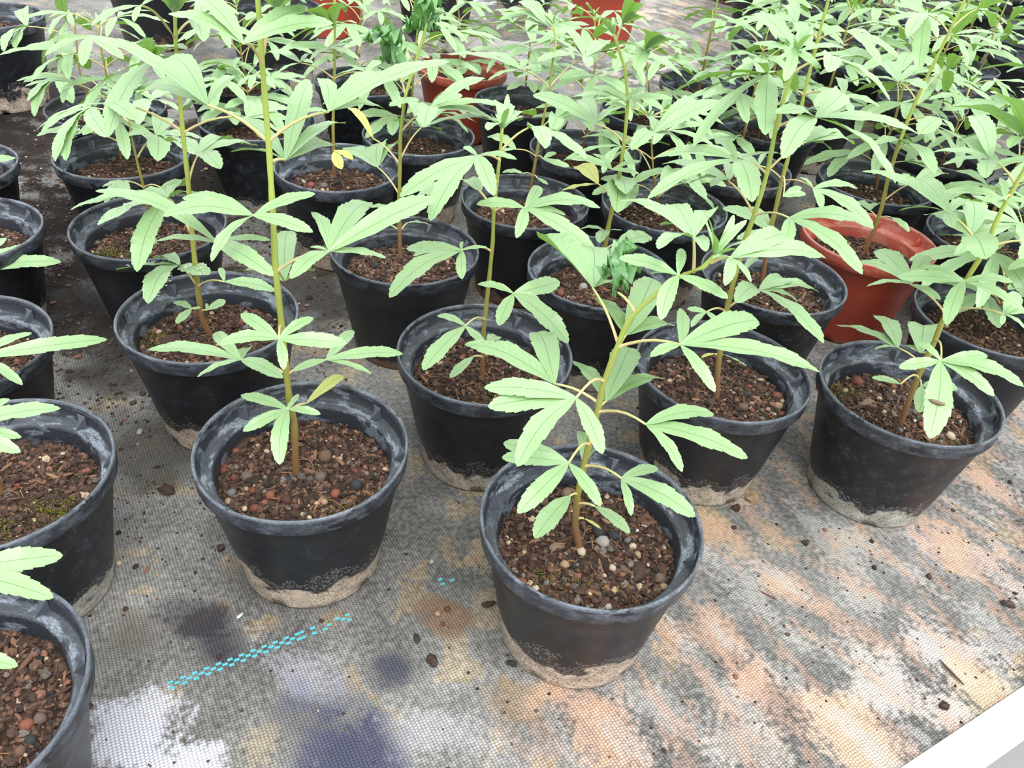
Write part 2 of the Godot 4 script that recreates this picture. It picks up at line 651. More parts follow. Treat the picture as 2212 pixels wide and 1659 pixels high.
# blotches on the mat, stains plus painted-in far glare: x, z, half sizes along and across, turn, colour, strength
const BLOTS := [
	[-0.2723, -0.4523, .035, .022, .5, 58, 55, 60, .85], [-0.2369, -0.4242, .028, .02, .5, 60, 58, 66, .8], [-0.0801, -0.4255, .02, .022, .2, 66, 68, 82, .75], [-0.1249, -0.3551, .055, .035, .6, 74, 76, 96, .75],
	[-0.0829, -0.3359, .06, .03, .6, 70, 72, 92, .7], [-0.0303, -0.3610, .04, .03, .4, 176, 174, 178, .5], [-0.2693, -0.3360, .06, .035, .5, 214, 214, 224, .85], [-0.2122, -0.3227, .045, .02, .5, 222, 222, 232, .8], [-0.1730, -0.3382, .02, .03, .3, 176, 160, 130, .55],
	[-0.3185, -0.4220, .035, .03, .2, 104, 98, 86, .6], [-0.1631, -0.4114, .05, .02, .5, 168, 168, 178, .55], [-0.3919, -0.5453, .03, .05, .1, 134, 132, 130, .5], [-0.0054, -0.5773, .02, .03, .2, 196, 168, 132, .6], [-0.0421, -0.4851, .02, .015, .2, 120, 92, 74, .6],
	[-0.2047, -0.4981, .05, .02, .2, 108, 104, 94, .55], [0.0329, -0.4015, .03, .018, .3, 150, 122, 88, .55], [0.1203, -0.3767, .07, .03, .7, 226, 172, 140, .50], [0.2218, -0.4796, .06, .03, .8, 222, 170, 140, .43], [0.2645, -0.4312, .05, .03, .8, 232, 184, 158, .46],
	[0.3308, -0.5299, .07, .018, .8, 224, 176, 148, .37], [0.2859, -0.5834, .08, .016, .8, 214, 176, 146, .34], [0.5087, -0.6312, .07, .03, .8, 230, 182, 160, .46], [0.5918, -0.7443, .09, .02, .8, 228, 190, 166, .43], [0.3815, -0.4581, .05, .04, .6, 226, 208, 196, .7],
	[0.4417, -0.5051, .05, .03, .6, 222, 206, 198, .7], [0.4623, -0.4671, .03, .03, .6, 230, 200, 160, .7], [0.3260, -0.3982, .05, .03, .6, 232, 200, 170, .6], [0.2225, -0.3791, .06, .03, .5, 206, 190, 176, .5], [0.2150, -0.6400, .05, .02, .3, 190, 160, 126, .6],
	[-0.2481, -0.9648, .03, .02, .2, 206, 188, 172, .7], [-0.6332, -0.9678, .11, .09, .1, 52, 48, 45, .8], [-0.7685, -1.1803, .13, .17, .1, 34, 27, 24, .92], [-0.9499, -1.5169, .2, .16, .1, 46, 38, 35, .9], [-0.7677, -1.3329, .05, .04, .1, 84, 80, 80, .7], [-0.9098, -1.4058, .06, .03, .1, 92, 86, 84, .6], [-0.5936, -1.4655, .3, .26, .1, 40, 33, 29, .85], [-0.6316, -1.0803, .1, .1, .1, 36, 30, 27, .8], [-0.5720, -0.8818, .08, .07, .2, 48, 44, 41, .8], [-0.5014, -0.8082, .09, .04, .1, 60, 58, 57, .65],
	[-1.0813, -1.6758, .25, .2, .1, 38, 32, 29, .85], [0.4705, -3.0004, .3, .6, .2, 214, 206, 200, .8], [-0.1695, -2.6221, .25, .35, .2, 190, 186, 180, .7], [-0.3114, -1.0304, .1, .07, .2, 62, 57, 52, .7], [-0.4158, -0.6774, .07, .05, .2, 74, 71, 68, .7], [0.6371, -1.2000, .06, .05, .2, 96, 92, 90, .5],  # both pale far-back entries paint bright sky glare into the mat colour
]

func mat_texture(x0: float, z0: float, size: float, n: int) -> Texture2D:
	var a := bytes_of(noise_of(101, 7.0 / n, 5), n, n)
	var b := bytes_of(noise_of(102, 38.0 / n, 4), n, n)
	var g := bytes_of(noise_of(103, .23, 2), n, n)
	var e := bytes_of(noise_of(104, 16.0 / n, 3), n, n)
	var d := PackedByteArray()
	d.resize(n * n * 3)
	var acc := PackedFloat32Array()
	acc.resize(n * n * 3)
	for i in n * n:
		var t := a[i] / 255.0
		var f := g[i] / 255.0
		var k := b[i] / 255.0
		var v := 121.0 + 62.0 * (t - .5) + 60.0 * (f - .5) + 44.0 * (k - .5)
		acc[i * 3] = v * 1.02
		acc[i * 3 + 1] = v
		acc[i * 3 + 2] = v * .965
		if k > .62 and e[i] > 120:
			acc[i * 3] += 14.0
			acc[i * 3 + 1] += 4.0
			acc[i * 3 + 2] -= 10.0
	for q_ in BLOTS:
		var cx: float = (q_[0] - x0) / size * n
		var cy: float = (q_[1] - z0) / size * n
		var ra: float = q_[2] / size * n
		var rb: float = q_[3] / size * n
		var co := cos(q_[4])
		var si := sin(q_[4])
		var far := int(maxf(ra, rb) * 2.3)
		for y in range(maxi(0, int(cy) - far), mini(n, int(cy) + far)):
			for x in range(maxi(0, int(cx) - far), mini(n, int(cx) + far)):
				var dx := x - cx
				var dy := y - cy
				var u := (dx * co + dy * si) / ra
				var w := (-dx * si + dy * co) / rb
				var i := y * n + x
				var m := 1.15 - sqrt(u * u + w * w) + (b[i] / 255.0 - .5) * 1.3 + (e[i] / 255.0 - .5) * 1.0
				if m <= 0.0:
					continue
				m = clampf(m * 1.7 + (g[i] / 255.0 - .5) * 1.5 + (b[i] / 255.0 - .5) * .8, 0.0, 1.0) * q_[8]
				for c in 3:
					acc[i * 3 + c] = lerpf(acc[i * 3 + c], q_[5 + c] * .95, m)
	# mineral streaks washed across the front right of the mat
	var s1 := noise_of(201, 1.0, 4)
	var s2 := noise_of(202, 1.0, 4)
	var dir := deg_to_rad(58.5)
	for y in range(int((-1.35 - z0) / size * n), n):
		for x in range(int((.0 - x0) / size * n), n):
			var px := x0 + x * size / n
			var pz := z0 + y * size / n
			var zone := smoothstep(.02, .22, px + (pz + .6) * .35) * smoothstep(-1.3, -.85, pz)
			if zone <= 0.0:
				continue
			var u := (px * cos(dir) + pz * sin(dir)) * 9.0
			var v := (-px * sin(dir) + pz * cos(dir)) * 34.0
			var i := y * n + x
			var gr := g[i] / 255.0 - .5
			var o := clampf((s1.get_noise_2d(u, v) - .06) * 4.0 + gr * 1.4, 0, 1) * zone * .38
			var w := clampf((s2.get_noise_2d(u * .8 + 40.0, v * .6) - .02) * 3.2 + gr * 1.8, 0, 1) * zone * .42
			for c in 3:
				acc[i * 3 + c] = lerpf(lerpf(acc[i * 3 + c], [196.0, 190.0, 184.0][c], w), [198.0, 154.0, 128.0][c], o)
	for i in n * n * 3:
		d[i] = int(clampf(acc[i], 0, 255))
	return ImageTexture.create_from_image(Image.create_from_data(n, n, false, Image.FORMAT_RGB8, d))

# one repeat of the weave: flat tapes crossing, with gaps
func weave_texture() -> Texture2D:
	var n := 256
	var f := bytes_of(noise_of(77, .12, 2), n, n, true)
	var im := Image.create(n, n, false, Image.FORMAT_RGB8)
	for y in n:
		for x in n:
			var cx := x * 10.0 / n
			var cy := y * 11.0 / n + .22 * sin(floorf(cx) * 2.4)
			var u := absf(fposmod(cx, 1.0) - .5) * 2.0
			var v := absf(fposmod(cy, 1.0) - .5) * 2.0
			var hole := smoothstep(.95, .45, u * u + v * v * 1.05)
			var k := .72 + .26 * hole + .2 * (f[y * n + x] / 255.0 - .5)
			im.set_pixel(x, y, Color(k, k, k * 1.01).clamp())
	return ImageTexture.create_from_image(im)

func _ready() -> void:
	rng.seed = 20240
	# camera
	var cam := Camera3D.new()
	cam.name = "camera"
	cam.fov = 50.53
	cam.near = .02
	cam.far = 60.0
	cam.position = Vector3(0, .6405, 0)
	cam.transform.basis = Basis(Vector3.RIGHT, -.63881) * Basis(Vector3.BACK, .098845)
	add_child(cam)
	# overcast sky seen through the greenhouse cover
	var we := WorldEnvironment.new()
	we.name = "environment"
	var env := Environment.new()
	env.background_mode = Environment.BG_SKY
	var sm := ProceduralSkyMaterial.new()
	sm.sky_top_color = Color(.95, .975, 1.0)
	sm.sky_horizon_color = Color(1.0, 1.0, 1.0)
	sm.ground_horizon_color = Color(.55, .55, .54)
	sm.ground_bottom_color = Color(.4, .4, .4)
	sm.sky_energy_multiplier = 1.25
	sm.ground_energy_multiplier = .8
	var sky := Sky.new()
	sky.sky_material = sm
	env.sky = sky
	env.tonemap_mode = Environment.TONE_MAPPER_LINEAR
	env.tonemap_exposure = 1.3
	env.sdfgi_enabled = true
	env.ssao_enabled = true
	env.ssil_enabled = true
	we.environment = env
	add_child(we)
	# the sun, spread wide by cloud and milky roof sheets
	var sun := DirectionalLight3D.new()
	sun.name = "sun"
	sun.light_color = Color(1.0, 1.0, .985)
	sun.light_energy = 1.1
	sun.light_angular_distance = 50.0
	sun.sky_mode = DirectionalLight3D.SKY_MODE_LIGHT_ONLY
	sun.shadow_enabled = true
	sun.rotation_degrees = Vector3(-62, 28, 0)
	add_child(sun)

	# materials
	var lt := leaf_texture()
	for e in [["leaf_green", Color(.60, .71, .525), .4], ["leaf_yellowing", Color(.74, .74, .42), .5], ["leaf_deep", Color(.42, .60, .38), .35]]:
		var m := mat(e[0], e[1], e[2], .55)
		m.albedo_texture = lt
		m.backlight_enabled = true
		m.backlight = Color(.62, .72, .12)
	mat("petiole", Color.WHITE, .5).vertex_color_use_as_albedo = true
	mat("stem", Color.WHITE, .5).vertex_color_use_as_albedo = true
	mat("soil", Color.WHITE, .9, .3).vertex_color_use_as_albedo = true
	mat("crumb", Color.WHITE, .8, .35).vertex_color_use_as_albedo = true
	mat("root", Color(.52, .38, .27), .8)
	mat("lug_black", Color(.24, .26, .29), .45)
	mat("lug_orange", Color(.64, .25, .17), .45)
	mat("tracer", Color(.30, .62, .66), .5)
	var water := mat("water", Color(1, 1, 1, .08), .02)
	water.refraction_enabled = true
	water.refraction_scale = .033
	var gn := NoiseTexture2D.new()
	gn.width = 128
	gn.height = 128
	gn.seamless = true
	gn.noise = noise_of(8, .05, 4)
	var ramp := Gradient.new()
	ramp.set_color(0, Color(.62, .62, .62))
	ramp.set_color(1, Color(1, 1, 1))
	gn.color_ramp = ramp
	M["grain"] = gn
	for k in 4:
		var m := mat("pot_black%d" % k, Color.WHITE, .42, .5)
		m.albedo_texture = pot_texture(k, false)
	mat("pot_orange", Color.WHITE, .42).albedo_texture = pot_texture(2, true)
	M["soil_noise"] = noise_of(61, .09, 3)
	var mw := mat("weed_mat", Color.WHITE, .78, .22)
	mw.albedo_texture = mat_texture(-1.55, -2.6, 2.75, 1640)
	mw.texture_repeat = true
	mw.detail_enabled = true
	mw.detail_blend_mode = BaseMaterial3D.BLEND_MODE_MUL
	mw.detail_uv_layer = BaseMaterial3D.DETAIL_UV_2
	mw.detail_albedo = weave_texture()

	# shared shapes
	meshes.lug = lug_mesh()
	meshes.crumb = chunk(1, Vector3(1, .8, 1.1), .3)
	meshes.bark_bit = chunk(2, Vector3(.55, .4, 2.6), .3)
	for k in 4:
		meshes["stone%d" % k] = chunk(20 + k, Vector3(1, .72, .88), .12)
		meshes["chip%d" % k] = chunk(30 + k, Vector3(.45, .26, 1.0), .3)
		meshes["clod%d" % k] = chunk(60 + k, Vector3(1, .55, .8), .42)
		meshes["leaf%d" % k] = far_leaf(k)
	var drop := SphereMesh.new()
	drop.radius = 1.0
	drop.height = 1.1
	drop.radial_segments = 10
	drop.rings = 5
	meshes.drop = drop
	for k in 3:
		soils.append(soil_mesh(k))
		litter.append([["soil_crumbs", scatter(800, false, k)], ["bark_litter", scatter(260, true, k)]])

	build_bench()
	q = potted(0.078, -0.487, 0, 0, 2, "seedling in the frontmost black pot, pebbly soil, stem bent right, curled leaf", "black pots of serrated-leaved seedlings")
	stem(q, [-7,119,8, -14,145,7, -16,179,7, -15,220,7, -12,272,7, -12,291,7, -9,313,8, -7,326,8, -4,344,8, 0,357,9, 9,368,10, 16,379,11, 23,389,12, 32,393,14, 41,402,15, 43,408,15])
	lf(q, .52, "g", [-16,180,7, -23,187,17, -49,174,54])
	lf(q, .42, "g", [-16,169,7, -2,178,17, 27,168,33])
	lf(q, .29, "y", [-15,151,7, -8,155,9, 7,150,14])
	lf(q, .36, "g", [-14,234,7, -34,268,69, -80,265,67, -66,254,108, -12,261,101, -80,267,54])
	lf(q, .29, "g", [-15,216,7, -14,199,-10, -13,180,-73, 1,177,-53])
	lf(q, .36, "g", [-15,211,7, 9,234,42, 38,232,25, 16,225,71, 65,219,59])
	lf(q, .36, "g", [-12,295,7, -36,325,70, -96,320,62, -92,316,77, -70,306,120, -19,315,111])
	lf(q, .34, "g", [-12,274,7, -46,277,-8, -120,259,-77, -61,261,-102])
	lf(q, .34, "g", [-12,266,7, 16,293,50, 67,290,27, 89,278,57, 40,281,82])
	lf(q, .36, "g", [-12,269,7, -6,270,-2, -28,258,-68, 20,255,-101, 49,241,-80])
	lf(q, .33, "g", [-7,326,8, 30,350,34, 34,355,-4, 93,343,-19, 8,352,55, 51,338,67, 132,330,20])
	lf(q, .34, "c", [-6,327,8, -27,350,-30, -68,338,-126, -26,332,-132, -9,331,-73])
	lf(q, .50, "d", [0,357,9, -12,364,-2, -19,351,-61, 3,354,-70, 14,362,-44, -6,354,-64])
	lf(q, .36, "g", [-6,327,8, -1,331,-1, -24,312,-87, 27,324,-101, 40,311,-53])
	lf(q, .36, "g", [23,389,12, 20,396,25, -17,397,11, 23,403,1, 8,384,62, 50,393,43, 3,395,24])
	lf(q, .25, "g", [32,393,14, 32,406,-10, -13,387,-102, 31,384,-112, 1,422,44, 31,420,37, 61,381,-107, 17,392,-56])
	lf(q, .26, "g", [41,402,15, 52,408,17, 133,387,-41, 104,396,-53, 42,409,57, 62,404,40, 38,411,27])
	q = potted(-0.182, -0.543, 0, 0, 2, "tall straight seedling in front black pot with red-brown balls in soil", "black pots of serrated-leaved seedlings")
	stem(q, [-6,119,7, -3,178,6, -5,199,7, -5,230,7, -5,266,6, -5,304,7, -5,328,7, -3,371,6, -2,402,5, -1,427,5, 0,481,5, 1,517,4, 3,541,4])
	lf(q, .34, "g", [-5,198,7, 0,209,27, -30,202,52, 6,193,77, 27,207,27, -41,213,20, 5,213,11])
	lf(q, .40, "y", [-4,183,6, -12,180,-1, -28,181,23, -8,187,33])
	lf(q, .20, "y", [-4,192,6, 5,189,-7, 19,169,-79])
	lf(q, .36, "g", [-5,276,7, 10,300,58, -23,307,40, 29,305,33, -29,300,71, 58,298,52, 20,292,84])
	lf(q, .28, "g", [-5,230,7, -37,248,18, -130,225,-14, -69,237,32, -75,241,-26, -46,228,-27, 6,256,47])
	lf(q, .27, "g", [-5,229,7, 28,246,4, 84,228,-41, 65,234,1, 39,242,-49, 9,253,33])
	lf(q, .32, "g", [-3,371,6, -9,382,29, 29,392,5, 37,382,45, -24,368,74, -65,382,12, -72,377,32])
	lf(q, .22, "g", [-5,327,7, -44,349,13, -143,368,-14, -104,332,-9, 18,364,77, 0,362,25])
	lf(q, .32, "g", [-5,326,7, 37,348,7, 13,355,-41, 47,346,-88, 105,364,-71, 76,337,-12, 24,352,11, 23,352,59])
	lf(q, .29, "g", [-5,325,7, -11,297,-28, -37,291,-128, 1,283,-74, -55,287,-55])
	lf(q, .24, "g", [-1,427,5, -40,448,5, -134,475,-33, -100,451,-80, -41,447,-66, -119,427,-61, -71,430,-30])
	lf(q, .24, "g", [-1,427,5, 40,449,-3, 113,470,-74, 55,446,-107, 19,451,-66, 68,437,-55, 27,453,14])
	lf(q, .26, "g", [-1,412,5, 5,409,-9, -3,436,-109, 25,403,-110, 17,383,-109, -59,406,-92, -41,403,-28])
	lf(q, .30, "g", [0,479,5, 4,502,47, -42,516,3, -48,509,25, 31,515,0, 50,510,13])
	lf(q, .29, "g", [0,480,5, -1,503,-38, 42,525,25, -9,517,9, 35,544,51])
	q = potted(-0.032, -0.721, 0, 1, 2, "seedling in the black pot just behind the frontmost pot, left of its stem", "black pots of serrated-leaved seedlings")
	stem(q, [-1,119,9, -3,176,9, -1,234,9, 0,282,9, -1,304,9, 0,343,9, 1,374,9, 1,392,9])
	lf(q, .70, "g", [-2,158,9, 2,161,7, 12,154,-18])
	lf(q, .42, "g", [-2,160,9, 21,183,46, 48,176,58])
	lf(q, .42, "g", [-1,143,9, -11,152,22, -32,141,49])
	lf(q, .42, "g", [-2,191,9, -18,215,62, -47,216,50, -51,196,115, 3,211,85])
	lf(q, .40, "g", [-1,232,9, 25,255,61, 68,256,31, 15,245,103, 79,235,105, 50,251,61, -9,260,59])
	lf(q, .35, "g", [-1,270,9, -26,290,52, -78,283,46, -83,266,108, -21,281,89, -3,294,49, -27,292,38, -70,282,57])
	lf(q, .32, "g", [-1,312,9, 28,329,33, -15,335,49, 39,334,-8, 99,320,-4, 96,306,67, 23,322,81, 66,322,24])
	lf(q, .32, "g", [1,362,9, -18,372,30, -32,373,14, 17,376,40, -78,349,80, -47,347,116, 2,363,91])
	lf(q, .29, "g", [-1,312,9, -30,331,-12, -92,316,-9, -70,330,39, -12,345,42])
	lf(q, .29, "g", [1,370,9, 24,387,-11, 59,370,-43, 76,385,46, 40,398,67])
	lf(q, .30, "g", [1,390,9, 1,392,5, -7,378,-98, 27,375,-81, -9,404,54, 13,377,-56])
	q = potted(0.428, -0.727, 0, 3, 2, "seedling in grey-speckled black pot standing alone at front right, husk on leaf", "black pots of serrated-leaved seedlings")
	stem(q, [-7,119,23, -10,171,21, -10,222,21, -11,242,20, -8,294,22, -5,326,24, -7,358,23, -6,381,24, -4,403,24, -4,427,25, -6,450,24])
	lf(q, .38, "g", [-10,177,21, -52,199,70, -76,196,59])
	lf(q, .60, "g", [-10,173,21, -24,190,57, -33,180,88, 10,193,60])
	lf(q, .38, "g", [-10,223,21, -36,241,88, -75,234,96, -66,214,172, -52,245,65, 8,247,80, 0,234,127, 29,240,116])
	lf(q, .34, "g", [-10,190,21, -30,195,-3, -68,170,-80, -17,176,-100, -52,190,-4])
	lf(q, .50, "g", [-10,205,21, -11,198,8, 32,178,-85, -15,190,-18])
	lf(q, .33, "g", [-8,290,22, -15,296,31, -72,288,21, -46,296,8, -44,277,85, 26,302,36, 25,293,71])
	lf(q, .30, "g", [-10,252,21, -50,275,8, -87,264,0, -80,261,-60, -53,266,-82, -15,279,-52, -38,282,48])
	lf(q, .38, "g", [-10,257,21, 15,282,62, 7,280,79, 32,276,76, 58,273,37, 44,285,22])
	lf(q, .40, "g", [-6,322,24, -14,332,8, 23,328,-89, -11,306,-93, 44,328,-35, -47,352,101])
	lf(q, .29, "g", [-5,327,24, 22,343,34, 67,329,16, 76,334,-26, -9,347,83, 55,338,-3])
	lf(q, .30, "g", [-6,322,24, -35,345,-7, -69,332,-33, -91,345,-96, -27,337,-111, 0,343,-52, -53,352,43])
	lf(q, .29, "g", [-6,378,24, -24,385,50, -70,381,36, -19,393,21, -17,383,63, 0,387,57])
	lf(q, .29, "g", [-5,389,24, -26,404,7, -66,395,8, -9,389,-90, -56,407,65, -54,387,-47, -5,411,-95])
	lf(q, .29, "g", [-4,415,24, -4,424,6, -98,455,44, -78,473,60, -44,431,58, -30,434,73])
	q = potted(0.226, -0.734, 0, 1, 2, "very tall seedling in black pot directly behind and right of the frontmost pot", "black pots of serrated-leaved seedlings")
	stem(q, [-3,119,16, -10,162,13, -16,224,11, -17,263,11, -17,304,11, -15,328,12, -14,359,12, -14,374,12, -17,411,11, -17,439,11, -16,461,11, -18,476,11])
	lf(q, .40, "y", [-11,168,13, -16,171,13, -30,167,17])
	lf(q, .38, "g", [-11,168,13, -7,170,11, 18,165,22])
	lf(q, .42, "g", [-16,222,12, -45,241,48, -63,239,42, -36,240,61, -61,234,68])
	lf(q, .33, "g", [-16,225,11, 15,243,-3, -24,261,60, 98,216,-61, 62,228,-12, 58,243,88, 63,222,-68])
	lf(q, .29, "g", [-15,329,12, -40,349,-16, -91,326,-104, -65,359,28, -68,329,-51, -24,336,-92])
	lf(q, .34, "g", [-15,329,12, 6,345,47, -5,334,92, 90,336,30, 65,322,98, 42,337,55])
	lf(q, .32, "g", [-14,370,12, -46,384,22, -114,368,-7, -125,358,67, -45,378,100, -59,384,-26, -10,394,24])
	lf(q, .29, "g", [-14,373,12, 20,395,-11, 74,376,-99, 56,378,-44, 89,374,-82])
	lf(q, .31, "g", [-17,412,11, 11,427,20, -35,421,113, 63,405,99, 113,415,1, -33,437,53, 59,425,-72])
	lf(q, .30, "g", [-17,411,11, -21,442,-47, -86,389,16, -76,417,-53, -36,418,53, 26,412,-107, -58,462,9, -101,415,-56])
	lf(q, .29, "g", [-18,473,11, -20,477,18, -45,492,-44, -1,488,-25, -38,471,32, -3,472,42, 20,483,12, -53,477,3, -34,464,58])
	lf(q, .29, "g", [-16,459,11, 11,474,10, 50,459,65, -9,479,79, 51,462,42])
	q = potted(-0.337, -0.739, 0, 0, 2, "water-beaded seedling in black pot with whitened inner left rim, behind tall front seedling", "black pots of serrated-leaved seedlings")
	stem(q, [-3,119,-1, -8,139,2, -7,173,1, -4,234,0, 1,301,-2, 3,347,-3, 5,381,-4, 9,430,-6, 12,453,-7])
	lf(q, .50, "g", [-8,153,2, -11,160,15, -34,160,5, -21,153,35, -2,161,12])
	lf(q, .45, "g", [-8,149,2, 1,154,5, 12,153,-20, -2,156,-5])
	lf(q, .40, "gw", [-7,180,1, -29,195,-14, -107,174,-26, -17,210,89, 22,215,33, -75,177,-54])
	lf(q, .42, "gw", [-7,180,1, 32,202,22, 80,190,10, 22,207,3])
	lf(q, .36, "gw", [-4,241,0, -35,265,-30, -136,246,-17, -67,271,56, -32,232,69, 17,281,-2, -93,245,-67, -46,247,-101])
	lf(q, .28, "gw", [0,293,-2, 0,312,-39, 29,290,-128, -5,289,-141, 48,328,30, -61,295,-103])
	lf(q, .29, "g", [3,348,-3, -47,378,24, -101,359,58, 1,383,73, -15,389,6])
	lf(q, .36, "gw", [5,377,-4, -27,402,-34, -35,361,62, -81,373,4, 21,425,1, 39,412,38, 1,441,58])
	lf(q, .36, "g", [3,346,-3, 66,367,-3, 48,373,4, 50,367,-51, 92,360,-58, 100,357,2, 98,358,-33])
	lf(q, .29, "g", [9,430,-6, 12,471,55, -14,461,89, 15,464,78, 26,476,36])
	lf(q, .29, "g", [9,432,-6, 20,444,-26, 60,449,59, 24,429,-108, 4,442,-130])
	lf(q, .29, "g", [12,451,-7, 11,454,-11, 37,485,75, 56,482,63, 49,493,77])
	q = potted(-0.154, -0.934, 0, 2, 2, "seedling with dark crumpled top leaves in black pot above the front tall one", "black pots of serrated-leaved seedlings")
	stem(q, [-11,119,-27, -12,187,-27, -11,237,-27, -10,286,-27, -4,333,-28, 6,366,-30, 17,401,-32, 19,413,-32])
	lf(q, .40, "g", [-12,182,-27, -23,188,-25, -54,180,-40, -8,193,-34])
	lf(q, .42, "g", [-11,155,-27, -3,163,-39, 25,153,-59])
	lf(q, .42, "y", [-11,155,-27, -23,161,-30, -57,151,-36])
	lf(q, .42, "g", [-12,207,-27, -44,229,-53, -104,218,-136, -56,222,-157, -34,222,-157])
	lf(q, .20, "y", [-11,247,-27, -47,269,-45, -98,273,-136])
	lf(q, .33, "g", [-9,288,-27, 23,311,-54, 80,328,-139, 116,305,-100, 103,283,-105, -14,333,21, 29,323,50])
	lf(q, .34, "g", [-11,251,-27, 8,278,-74, 105,292,-89, 47,295,-170, -26,283,-173, 29,261,-118, -32,272,-104])
	lf(q, .40, "g", [-12,205,-27, 28,215,-45, -1,229,11, 7,215,-86, 27,219,-5])
	lf(q, .45, "d", [-4,332,-28, -23,355,-66, -38,424,12, -53,337,-99, -17,402,28, 5,366,13, -65,410,13])
	lf(q, .40, "d", [14,392,-31, 14,400,-45, -40,367,-105, -4,354,-135, 33,390,-76, 57,421,11, 39,445,45])
	q = potted(-0.424, -0.476, 0, 3, 2, "black pot with mossy soil at left edge, just above the corner pot", "black pots of serrated-leaved seedlings")
	stem(q, [0,119,0, 0,169,0, 0,218,0, 0,268,0, 0,318,0, 0,367,0, 0,417,0])
	lf(q, .32, "g", [0,212,0, 36,239,54, 92,239,21, 77,233,50, 82,230,62, 56,244,22])
	q = potted(-0.350, -0.274, 0, 3, 2, "black pot cut by the bottom left corner, reddish pebbly soil, two light leaf tips", "black pots of serrated-leaved seedlings")
	stem(q, [0,119,0, 0,169,0, 0,218,0, 0,268,0, 0,318,0, 0,367,0, 0,417,0])
	lf(q, .34, "g", [0,259,0, 69,287,10, 111,275,-18, 119,273,9, 70,288,-8])
	lf(q, .34, "g", [0,200,0, 50,228,17, 88,217,16, 81,218,35, 57,227,2])
	q = potted(-0.611, -1.142, 0, 1, 0, "wet seedling in wide black pot at upper left with dark damp soil", "black pots of serrated-leaved seedlings")
	stem(q, [-30,119,-49, -26,156,-51, -25,205,-51, -26,249,-51, -26,279,-51, -23,315,-52])
	grow(q, 6, 1.03, true)
	q = potted(-0.482, -0.929, 0, 2, 1, "brown-stemmed wet seedling in black pot with whitish scale and mossy soil edge", "black pots of serrated-leaved seedlings")
	stem(q, [-12,119,-27, -11,181,-27, -13,224,-27, -13,274,-27, -13,298,-27])
	lf(q, .42, "g", [-11,184,-27, -28,196,-15, -55,188,-9, -34,186,30, -5,193,29])
	lf(q, .38, "g", [-11,184,-27, 22,197,-5, 46,195,-30, 41,191,5])
	lf(q, .42, "gw", [-13,221,-27, 1,241,-61, -11,255,-16, -37,228,-158, 43,248,34, 42,224,-108, 74,247,2])
	lf(q, .32, "gw", [-13,269,-27, -45,290,-4, -40,264,98, -29,265,96, 14,290,80, -83,273,41])
	lf(q, .34, "g", [-13,273,-27, 11,291,-49, 37,296,50, 54,289,-25, 4,278,-118])
	q = potted(-0.820, -1.043, 0, 3, 0, "uppermost of the five small black pots cut by the left edge", "black pots of serrated-leaved seedlings")
	stem(q, [0,119,0, 0,169,0, 0,218,0, 0,268,0, 0,318,0, 0,367,0, 0,417,0])
	lf(q, .30, "g", [0,137,0, 34,147,16, 76,145,-50, 92,132,7, 26,158,-57])
	q = potted(-0.692, -0.867, 0, 0, 1, "black pot at left edge with a mossy tuft, second from top of five", "black pots of serrated-leaved seedlings")
	stem(q, [0,119,0, 0,169,0, 0,218,0, 0,268,0, 0,318,0, 0,367,0, 0,417,0])
	lf(q, .30, "g", [0,119,0, 47,126,57, 127,121,9, 91,131,-7, 55,138,-7, 82,112,86])
	q = potted(-0.562, -0.639, 0, 1, 1, "black pot at left edge with long pale leaf reaching far over the mat", "black pots of serrated-leaved seedlings")
	stem(q, [0,119,0, 0,169,0, 0,218,0, 0,268,0, 0,318,0, 0,367,0, 0,417,0])
	lf(q, .30, "g", [0,144,0, 59,164,41, 150,153,-25, 86,165,-7, 106,149,55, 43,174,-1])
	q = potted(-0.568, -1.534, 0, 2, 0, "seedling in black pot with a deep empty wall, upper left, rounded lower leaves", "black pots of serrated-leaved seedlings")
	stem(q, [18,119,2, 13,199,4, 13,248,4, 14,279,3])
	grow(q, 5, 1.03, true)
	q = potted(-0.468, -1.334, 0, 3, 0, "short seedling in black pot with grey scaled wall, behind the tall front stem", "black pots of serrated-leaved seedlings")
	stem(q, [-37,119,-65, -36,157,-65, -35,192,-66])
	grow(q, 3, 0.92, true)
	q = potted(-0.297, -1.175, 0, 0, 1, "seedling in black pot with orange stone and clear flint on soil", "black pots of serrated-leaved seedlings")
	stem(q, [-13,119,-28, -11,198,-29, -4,293,-31, 0,374,-32, 2,397,-32])
	lf(q, .29, "g", [-4,306,-31, -9,312,-17, -49,312,-34, -79,304,-17, -28,302,12, 23,318,-29, 40,309,10])
	lf(q, .29, "g", [-6,267,-30, -48,291,-9, -76,280,16, -19,304,31, -45,291,-60, -119,281,-71])
	lf(q, .29, "g", [-2,335,-31, -5,338,-37, -43,374,53, -12,380,59, 35,352,-7, 30,389,47, -63,317,-15])
	lf(q, .29, "g", [-6,267,-30, 43,283,-19, 16,291,-22, 86,272,-43, 59,282,-82])
	lf(q, .50, "y", [-12,154,-29, -3,170,0, 15,157,36, 27,164,13])
	q = potted(-0.721, -1.327, 0, 1, 0, "drooping dark green wet seedling in black pot at far upper left", "black pots of serrated-leaved seedlings")
	stem(q, [-55,119,-50, -59,185,-48, -54,233,-51, -51,265,-52])
	lf(q, .36, "gw", [-58,168,-49, -81,185,-22, -137,171,-10, -95,164,58, -80,146,75, -20,169,62, -92,197,-87])
	lf(q, .28, "gw", [-53,247,-51, -71,259,-66, -133,175,-68, -98,172,-23, -34,212,20, -79,223,-153, -27,314,10])
	lf(q, .40, "g", [-58,172,-48, -3,178,2, 28,172,-3, 10,164,52])
	lf(q, .35, "gw", [-54,233,-51, -109,259,-15, -131,245,32, -96,246,81, -81,251,72, -163,262,-103])
